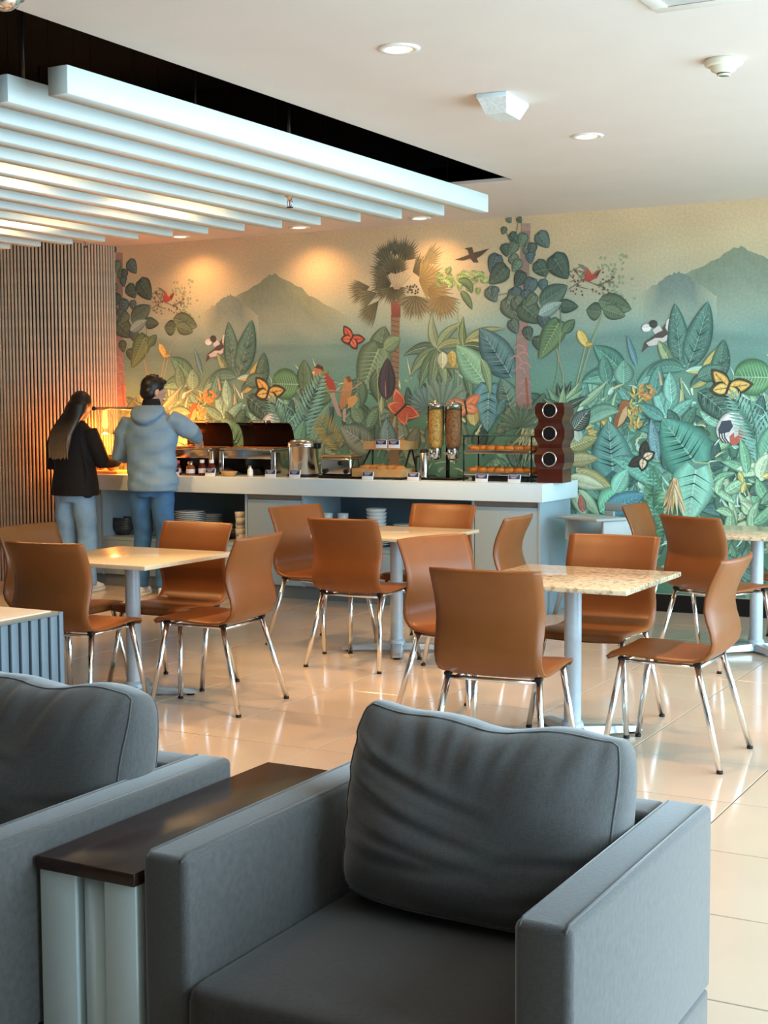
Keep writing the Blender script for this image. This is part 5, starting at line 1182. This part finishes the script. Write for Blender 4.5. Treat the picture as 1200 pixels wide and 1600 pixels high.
# ---- pastry display
pxx = on_top(788, 9.66); pw = 0.27
t = thing('pastry_display', 'two-tier pastry display with steel trays and glass top', 'display stand', (pxx, 9.66, CT))
fr = MB()
for sg in (-1, 1):
    for yy in (-0.13, 0.13): fr.cyl((sg * pw, yy, 0), (sg * pw, yy, 0.335), 0.006, n=8)
for zz in (0.04, 0.33):
    fr.tube([(-pw, 0.13, zz), (pw, 0.13, zz)], 0.004, 8)
    for sg in (-1, 1): fr.tube([(sg * pw, -0.13, zz), (sg * pw, 0.13, zz)], 0.004, 8)
fr.build('frame', M_DKSTEEL, t)
for z in (0.045, 0.205):
    q = MB().box(-pw + 0.006, pw - 0.006, -0.14, 0.14, z, z + 0.008, 0.003).box(-pw + 0.006, pw - 0.006, -0.143, -0.137, z, z + 0.026, 0.002).box(-pw + 0.006, pw - 0.006, 0.137, 0.143, z, z + 0.026, 0.002)
    q.build('tray', M_STEEL, t)
MB().box(-pw, pw, -0.15, 0.15, 0.335, 0.341, 0.002).build('glass_shelf', M_GLASS, t)
MB().box(-pw + 0.05, pw - 0.05, -0.10, 0.10, 0.0, 0.035, 0.004).build('base', M_PLASTIC_BLK, t)
cr_r = []
for k in range(9):
    a = -1.15 + 2.3 * k / 8; r = 0.010 + 0.020 * math.cos(a * 1.25)
    c = Vector((0.05 * math.sin(a), 0.03 * (1 - math.cos(a)), 0.0)); tg = Vector((math.cos(a), math.sin(a), 0)); n_ = Vector((-tg.y, tg.x, 0)); r *= 1.12 if k % 2 else 0.95
    cr_r.append([c + n_ * (r * math.cos(b)) + Vector((0, 0, 1)) * (r * 0.85 * math.sin(b)) for b in [2 * PI * q / 10 for q in range(10)]])
CROI = MB().loft(cr_r).mesh('croissant', M_PASTRY)
for row, z in ((0, 0.079), (1, 0.239)):
    lab = 'glazed croissant on the upper pastry tray' if row else 'glazed croissant on the lower pastry tray'
    for k in range(7):
        food(CROI, pxx - 0.215 + 0.072 * k, 9.66 - 0.07 + random.uniform(-0.006, 0.006), CT + z, 'croissant', lab, 'croissant', 'croissants, ' + ('upper tray' if row else 'lower tray'), random.uniform(-0.5, 0.5))
        food(CROI, pxx - 0.215 + 0.072 * k, 9.66 + 0.05, CT + z, 'croissant', lab, 'croissant', 'croissants, ' + ('upper tray' if row else 'lower tray'), random.uniform(-0.5, 0.5))
# ---- mahogany tower with three round ports
txx = on_top(866, 9.62)
t = thing('tea_tower', 'dark mahogany zigzag tower with three round chrome ports', 'dispenser', (txx, 9.62, CT), math.radians(4))
rings = []
for (z, g) in ((0, 0.0), (0.10, 0.0), (0.145, 0.022), (0.205, 0.022), (0.25, -0.008), (0.28, -0.008), (0.325, 0.022), (0.385, 0.022), (0.43, -0.008), (0.455, -0.008), (0.495, 0.018), (0.545, 0.018), (0.575, 0.0)):
    a, b = 0.095 + g * 0.8, 0.105 + g * 0.6; rings.append([(-a, -b, z), (a, -b, z), (a, b, z), (-a, b, z)])
MB().loft(rings, smooth=False).build('body', M_REDWOOD, t)
for z in (0.172, 0.355, 0.52):
    yy = -0.121 if z < 0.5 else -0.1175
    MB().lathe([(0.046, 0.004), (0.049, 0.008), (0.053, 0.008), (0.056, 0.0)], 32, mtx=Matrix.Translation((0, yy, z)) @ Matrix.Rotation(PI / 2, 4, 'X')).build('port_ring', M_CHROME, t)
    MB().lathe([(0.0, 0.002), (0.046, 0.002)], 32, mtx=Matrix.Translation((0, yy, z)) @ Matrix.Rotation(PI / 2, 4, 'X')).build('port', M_PLASTIC_BLK, t)
    q = MB()
    for k in range(5): q.ball((-0.026 + 0.013 * k, yy - 0.004, z - 0.022 + 0.010 * (k % 2)), 0.006, 0.004, 0.006, 8, 6)
    q.build('capsules', M_DKSTEEL, t)

# ================================================================== people
def fused(mb, name, m, parent, voxel=0.010, smooth=8):
    """closed volumes melted into one continuous skin"""
    tmp = bpy.data.objects.new('tmp', mb.mesh('tmp', None)); COL.objects.link(tmp)
    r = tmp.modifiers.new('r', 'REMESH'); r.mode = 'VOXEL'; r.voxel_size = voxel
    s_ = tmp.modifiers.new('s', 'SMOOTH'); s_.factor = 0.5; s_.iterations = smooth
    dg = bpy.context.evaluated_depsgraph_get(); dg.update()
    me = bpy.data.meshes.new_from_object(tmp.evaluated_get(dg)); bpy.data.objects.remove(tmp)
    me.name = name; me.polygons.foreach_set('use_smooth', [True] * len(me.polygons))
    me.materials.clear(); me.materials.append(m)
    o = bpy.data.objects.new(name, me); COL.objects.link(o); o.parent = parent; return o
def ell(z, rx, ry, cx=0.0, cy=0.0, n=20, tilt=0.0): return [(cx + rx * math.cos(2 * PI * k / n), cy + ry * math.sin(2 * PI * k / n), z + tilt * math.sin(2 * PI * k / n)) for k in range(n)]
def hand(mb, wrist, dirv, up, side):
    """palm and five separate bent fingers; side +1 puts the thumb on the right of dirv x up"""
    d = Vector(dirv).normalized(); u = Vector(up).normalized(); s_ = d.cross(u).normalized() * side; u = s_.cross(d).normalized() * side
    w = Vector(wrist)
    mb.tube([w - d * 0.03, w + d * 0.02, w + d * 0.085], [(0.022, 0.030), (0.019, 0.038), (0.015, 0.040)], 12)
    for k, L in enumerate((0.066, 0.076, 0.070, 0.054)):
        b = w + d * 0.075 + s_ * (0.030 - 0.020 * k)
        p1 = b + d * L * 0.5 - u * 0.008; p2 = p1 + d * L * 0.32 - u * 0.022; p3 = p2 + d * L * 0.12 - u * 0.022
        mb.tube([b, p1, p2, p3], [0.0092, 0.0086, 0.0080, 0.0066], 8)
    b = w + d * 0.015 + s_ * 0.030; mb.tube([b, b + d * 0.03 + s_ * 0.024, b + d * 0.06 + s_ * 0.026 - u * 0.012], [0.0115, 0.0098, 0.0075], 8)
def head(mb, c, yaw, pitch=0.0, sc=1.0):
    R = Matrix.Translation(c) @ Matrix.Rotation(yaw, 4, 'Z') @ Matrix.Rotation(pitch, 4, 'X') @ Matrix.Scale(sc, 4)
    def tr(m2): mb.add([Vector(p) for p in m2.v], m2.f, True, R)
    tr(MB().ball((0, -0.005, 0.02), 0.074, 0.094, 0.100)); tr(MB().ball((0, 0.028, -0.045), 0.055, 0.062, 0.068))
    tr(MB().loft([ell(-0.03, 0.010, 0.010, 0, 0.105, 8), ell(-0.005, 0.008, 0.016, 0, 0.092, 8), ell(0.03, 0.006, 0.010, 0, 0.086, 8)]))
    tr(MB().ball((0, 0.085, -0.060), 0.024, 0.010, 0.008, 10, 6))
    for sg in (-1, 1):
        tr(MB().ball((sg * 0.076, -0.008, -0.005), 0.010, 0.020, 0.032, 10, 8)); tr(MB().ball((sg * 0.030, 0.080, 0.012), 0.016, 0.010, 0.010, 10, 6)); tr(MB().ball((sg * 0.032, 0.083, 0.034), 0.022, 0.008, 0.006, 10, 6))
    return R
M_SKIN = mat('skin', '#c39277', 0.5, noise=(14, 0.06)); M_EYE = mat('eye', '#231a16', 0.2, noise=(20, 0.05))
def eyes(R, parent):
    e = MB()
    for sg in (-1, 1): e.add([Vector(p) for p in MB().ball((sg * 0.030, 0.087, 0.012), 0.008, 0.005, 0.006, 8, 6).v], MB().ball((0, 0, 0), 1, 1, 1, 8, 6).f, True, R)
    e.build('eyes', M_EYE, parent)
def shoe(parent, x, y, rz, m, sole):
    R = Matrix.Translation((x, y, 0)) @ Matrix.Rotation(rz, 4, 'Z'); u = MB(); s2 = MB()
    u.add(*(lambda q: (q.v, q.f, True, R))(MB().loft([ell(0.022, 0.046, 0.135, 0, 0.055), ell(0.05, 0.045, 0.128, 0, 0.05), ell(0.075, 0.040, 0.09, 0, 0.015), ell(0.105, 0.036, 0.055, 0, -0.02)])))
    s2.add(*(lambda q: (q.v, q.f, True, R))(MB().loft([ell(0.0, 0.047, 0.138, 0, 0.055), ell(0.026, 0.049, 0.140, 0, 0.055)])))
    o = u.build('shoe', m, parent); s2.build('sole', sole, o)
# ---- the man
man = thing('person', 'person in steel-blue hooded jacket and blue jeans reaching over the buffet', 'person', (-7.02, 9.02, 0), math.radians(14))
body = MB(); Rm = head(body, (0.012, 0.035, 1.625), math.radians(-38), math.radians(-10))
body.loft([ell(0.92, 0.15, 0.10), ell(1.15, 0.145, 0.095), ell(1.38, 0.16, 0.09), ell(1.45, 0.09, 0.07), ell(1.50, 0.055, 0.058, 0, 0.0), ell(1.585, 0.052, 0.056, 0.004, 0.018)])
for sg, kn, an in ((-1, (-0.105, 0.05, 0.49), (-0.115, 0.02, 0.08)), (1, (0.105, 0.00, 0.49), (0.115, -0.07, 0.08))):
    body.tube([(sg * 0.085, 0, 0.95), kn, an], [0.075, 0.05, 0.036], 12)
RE, RH = (0.325, 0.04, 1.315), (0.27, 0.29, 1.25); LE, LH = (-0.285, 0.03, 1.14), (-0.17, 0.27, 1.06)
body.tube([(0.17, 0, 1.40), RE, RH], [0.045, 0.038, 0.026], 12).tube([(-0.17, 0, 1.40), LE, LH], [0.045, 0.038, 0.026], 12)
hand(body, RH, Vector(RH) - Vector(RE), (0, 0, 1), -1); hand(body, LH, Vector(LH) - Vector(LE), (0, 0, 1), 1)
fused(body, 'body', M_SKIN, man, 0.0065, 3); eyes(Rm, man)
j = MB()
j.loft([ell(0.845, 0.205, 0.150, 0.01, -0.005, 28), ell(0.90, 0.212, 0.155, 0.01, -0.005, 28), ell(1.02, 0.200, 0.142, 0.005, 0, 28), ell(1.15, 0.208, 0.142, 0, 0, 28), ell(1.29, 0.222, 0.142, 0, 0, 28), ell(1.38, 0.215, 0.128, 0, 0, 28), ell(1.44, 0.165, 0.105, 0, 0, 28), ell(1.485, 0.095, 0.085, 0, 0.005, 28), ell(1.505, 0.075, 0.075, 0, 0.008, 28)])
j.tube([(0.165, 0, 1.405), (0.24, 0.01, 1.38), RE, (0.305, 0.17, 1.28), (0.277, 0.265, 1.256)], [0.082, 0.078, 0.072, 0.060, 0.052], 16)
j.tube([(-0.165, 0, 1.40), (-0.235, 0.005, 1.28), LE, (-0.225, 0.16, 1.10), (-0.185, 0.24, 1.07)], [0.085, 0.080, 0.074, 0.062, 0.054], 16)
# hood folded on the back, creases running across the back
j.loft([ell(1.375, 0.035, 0.03, 0, -0.135, 16), ell(1.41, 0.10, 0.05, 0, -0.125, 16), ell(1.46, 0.145, 0.075, 0, -0.075, 16), ell(1.50, 0.135, 0.085, 0, -0.035, 16), ell(1.525, 0.10, 0.075, 0, -0.015, 16)])
jk = fused(j, 'jacket', mat('steel_blue_shell', '#6e8da6', 0.6, noise=(9, 0.06), bump=(24, 0.35)), man, 0.0085, 9)
def folds(o, amp, zmin, zmax, freq=1.0):
    """diagonal drag folds pressed into a garment"""
    me = o.data; ns = [v.normal.copy() for v in me.vertices]
    for v, n_ in zip(me.vertices, ns):
        x, y, z = v.co; w = min(1, max(0, (z - zmin) / 0.06)) * min(1, max(0, (zmax - z) / 0.06))
        f = math.sin(freq * (34 * (z - 0.75 * x) + 2.2 * math.sin(9 * x + 5 * z))) + 0.6 * math.sin(freq * (52 * (z * 0.7 + 0.5 * x) + 1.7 * math.sin(13 * z)))
        v.co += n_ * (amp * w * (abs(f) ** 0.7 * (1 if f > 0 else -1)))
folds(jk, 0.006, 0.85, 1.40)
MB().loft([ell(1.47, 0.078, 0.076, 0, 0.004), ell(1.50, 0.080, 0.079, 0.0, 0.006), ell(1.555, 0.070, 0.072, 0.004, 0.010), ell(1.575, 0.064, 0.067, 0.004, 0.014)]).build('neck_gaiter', mat('black_knit', '#101013', 0.9, noise=(60, 0.2), bump=(150, 0.3)), man)
p = MB(); p.loft([ell(0.80, 0.150, 0.118, 0, 0, 24), ell(0.88, 0.168, 0.128, 0, -0.005, 24), ell(0.97, 0.165, 0.118, 0, 0, 24)])
p.tube([(-0.085, -0.01, 0.90), (-0.095, 0.01, 0.72), (-0.105, 0.05, 0.49), (-0.112, 0.03, 0.26), (-0.115, 0.015, 0.075)], [0.100, 0.092, 0.072, 0.064, 0.062], 18)
p.tube([(0.085, -0.01, 0.90), (0.095, -0.01, 0.72), (0.105, 0.0, 0.49), (0.112, -0.04, 0.26), (0.115, -0.075, 0.075)], [0.100, 0.092, 0.072, 0.064, 0.062], 18)
jn = fused(p, 'jeans', mat('blue_denim', '#33608f', 0.8, noise=(8, 0.22, 5), bump=(200, 0.15)), man, 0.009, 5); folds(jn, 0.003, 0.08, 0.85)
h = MB(); 
for q in (MB().ball((0, -0.018, 0.045), 0.083, 0.098, 0.092), MB().ball((0, -0.045, -0.005), 0.078, 0.066, 0.075), MB().ball((0.0, 0.055, 0.095), 0.062, 0.04, 0.026)): h.add(q.v, q.f, True, Rm)
rr = random.Random(4)
for k in range(26):
    a = rr.uniform(0, 2 * PI); b = rr.uniform(0.2, 1.2); c = Vector((0.075 * math.sin(b) * math.cos(a), -0.015 + 0.09 * math.sin(b) * math.sin(a), 0.045 + 0.088 * math.cos(b)))
    q = MB().tube([c, c * 1.06 + Vector((rr.uniform(-0.01, 0.01), 0.01, 0.012))], [0.012, 0.003], 6); h.add(q.v, q.f, True, Rm)
fused(h, 'hair', mat('black_hair', '#120f0e', 0.45, noise=(40, 0.3)), man, 0.007, 2)
M_SHOE = mat('white_leather', '#dfe3e4', 0.45, noise=(10, 0.03)); M_SOLE = mat('white_rubber', '#d2d4d2', 0.6, noise=(10, 0.03))
shoe(man, -0.115, 0.035, 0.12, M_SHOE, M_SOLE); shoe(man, 0.118, -0.055, -0.10, M_SHOE, M_SOLE)
# ---- the woman
wom = thing('person', 'person with long brown hair, black jacket and light blue jeans at the heat lamp', 'person', (-7.77, 8.98, 0), math.radians(6))
body = MB(); Rw = head(body, (0.035, 0.055, 1.515), math.radians(-14), math.radians(-20), 0.95)
body.loft([ell(0.88, 0.145, 0.10), ell(1.05, 0.115, 0.085), ell(1.28, 0.14, 0.085), ell(1.36, 0.07, 0.06), ell(1.41, 0.045, 0.048, 0.01, 0.01), ell(1.48, 0.043, 0.046, 0.02, 0.03)])
for sg in (-1, 1): body.tube([(sg * 0.08, 0, 0.88), (sg * 0.09, 0.02, 0.46), (sg * 0.095, -0.01, 0.08)], [0.07, 0.045, 0.032], 12)
RE, RH = (0.245, 0.03, 1.07), (0.245, 0.27, 1.065); LE, LH = (-0.235, 0.03, 1.05), (-0.08, 0.26, 1.04)
body.tube([(0.145, 0, 1.31), RE, RH], [0.04, 0.034, 0.022], 12).tube([(-0.145, 0, 1.31), LE, LH], [0.04, 0.034, 0.022], 12)
hand(body, RH, Vector(RH) - Vector(RE), (0, 0, 1), -1); hand(body, LH, Vector(LH) - Vector(LE), (0, 0, 1), 1)
fused(body, 'body', M_SKIN, wom, 0.0065, 3); eyes(Rw, wom)
j = MB()
j.loft([ell(0.795, 0.210, 0.155, 0, 0, 28), ell(0.88, 0.205, 0.150, 0, 0, 28), ell(1.02, 0.185, 0.130, 0, 0, 28), ell(1.20, 0.190, 0.125, 0, 0, 28), ell(1.30, 0.185, 0.112, 0, 0, 28), ell(1.36, 0.13, 0.09, 0, 0, 28), ell(1.405, 0.065, 0.065, 0.008, 0.008, 28)])
j.tube([(0.14, 0, 1.315), (0.205, 0.0, 1.19), RE, (0.25, 0.15, 1.07), (0.246, 0.24, 1.066)], [0.072, 0.070, 0.066, 0.056, 0.048], 16)
j.tube([(-0.14, 0, 1.315), (-0.20, 0.0, 1.19), LE, (-0.16, 0.15, 1.045), (-0.10, 0.235, 1.042)], [0.072, 0.070, 0.066, 0.056, 0.048], 16)
j.tube([(0.16, -0.06, 0.78), (0.165, -0.07, 1.0), (0.12, -0.09, 1.25)], [0.03, 0.02, 0.008], 8)
fused(j, 'jacket', mat('black_wool', '#0d0d10', 0.8, noise=(40, 0.2), bump=(60, 0.2)), wom, 0.0085, 4)
p = MB(); p.loft([ell(0.74, 0.150, 0.118, 0, 0, 24), ell(0.84, 0.165, 0.125, 0, -0.005, 24), ell(0.93, 0.14, 0.105, 0, 0, 24)])
for sg in (-1, 1): p.tube([(sg * 0.082, -0.01, 0.84), (sg * 0.095, 0.0, 0.62), (sg * 0.098, 0.015, 0.44), (sg * 0.10, 0.0, 0.24), (sg * 0.10, -0.01, 0.06)], [0.098, 0.090, 0.080, 0.076, 0.080], 18)
jn = fused(p, 'jeans', mat('light_denim', '#7ba3c6', 0.8, noise=(8, 0.14, 5), bump=(200, 0.15)), wom, 0.009, 5); folds(jn, 0.003, 0.06, 0.78)
h = MB()
for q in (MB().ball((0, -0.018, 0.035), 0.086, 0.102, 0.100),): h.add(q.v, q.f, True, Rw)
h.loft([ell(1.60, 0.045, 0.05, 0.03, 0.03), ell(1.54, 0.090, 0.088, 0.025, 0.018), ell(1.46, 0.098, 0.080, 0.012, -0.012), ell(1.38, 0.104, 0.056, -0.018, -0.070), ell(1.30, 0.105, 0.040, -0.045, -0.115), ell(1.20, 0.098, 0.032, -0.055, -0.130), ell(1.13, 0.085, 0.026, -0.058, -0.135), ell(1.10, 0.075, 0.018, -0.06, -0.135)])
rr = random.Random(9)
for k in range(22):
    x = -0.14 + 0.165 * k / 21; j1 = rr.uniform(-0.008, 0.008)
    h.tube([(0.02 + x * 0.45, -0.055, 1.48), (x * 0.9 + j1, -0.125, 1.33), (x + j1, -0.155, 1.20), (x + j1 * 2, -0.152, 1.095 + rr.uniform(-0.015, 0.02))], [0.010, 0.011, 0.010, 0.004], 7)
def hair_mat():
    m = bpy.data.materials.new('ombre_hair'); m.use_nodes = True; nt = m.node_tree; b = nt.nodes['Principled BSDF']; L = nt.links
    g = nt.nodes.new('ShaderNodeTexCoord'); sp = nt.nodes.new('ShaderNodeSeparateXYZ'); L.new(g.outputs['Object'], sp.inputs[0])
    r = nt.nodes.new('ShaderNodeMapRange'); r.inputs[1].default_value = 1.12; r.inputs[2].default_value = 1.42; L.new(sp.outputs['Z'], r.inputs[0])
    c = nt.nodes.new('ShaderNodeValToRGB'); c.color_ramp.elements[0].color = (*s2l('#94744f'), 1); c.color_ramp.elements[1].color = (*s2l('#1d1310'), 1); L.new(r.outputs[0], c.inputs[0])
    n = nt.nodes.new('ShaderNodeTexNoise'); n.inputs['Scale'].default_value = 1; mp = nt.nodes.new('ShaderNodeMapping'); mp.inputs['Scale'].default_value = (160, 160, 5); L.new(g.outputs['Object'], mp.inputs[0]); L.new(mp.outputs[0], n.inputs['Vector'])
    mx = nt.nodes.new('ShaderNodeMix'); mx.data_type = 'RGBA'; mx.blend_type = 'MULTIPLY'; mx.inputs['Factor'].default_value = 0.5
    L.new(c.outputs[0], mx.inputs['A']); L.new(n.outputs['Fac'], mx.inputs['B']); L.new(mx.outputs['Result'], b.inputs['Base Color']); b.inputs['Roughness'].default_value = 0.4
    MATS['ombre_hair'] = m; return m
fused(h, 'hair', hair_mat(), wom, 0.0065, 2)
shoe(wom, -0.10, 0.02, 0.1, M_SHOE, M_SOLE); shoe(wom, 0.10, 0.02, -0.1, M_SHOE, M_SOLE)
# plate held by the woman
t = thing('held_plate', 'white plate held by the person in black', 'plate', (-7.70, 9.295, 1.016), 0)
o = bpy.data.objects.new('plate_body', PLATE); COL.objects.link(o); o.parent = t; o.scale = (0.62, 0.62, 0.9)
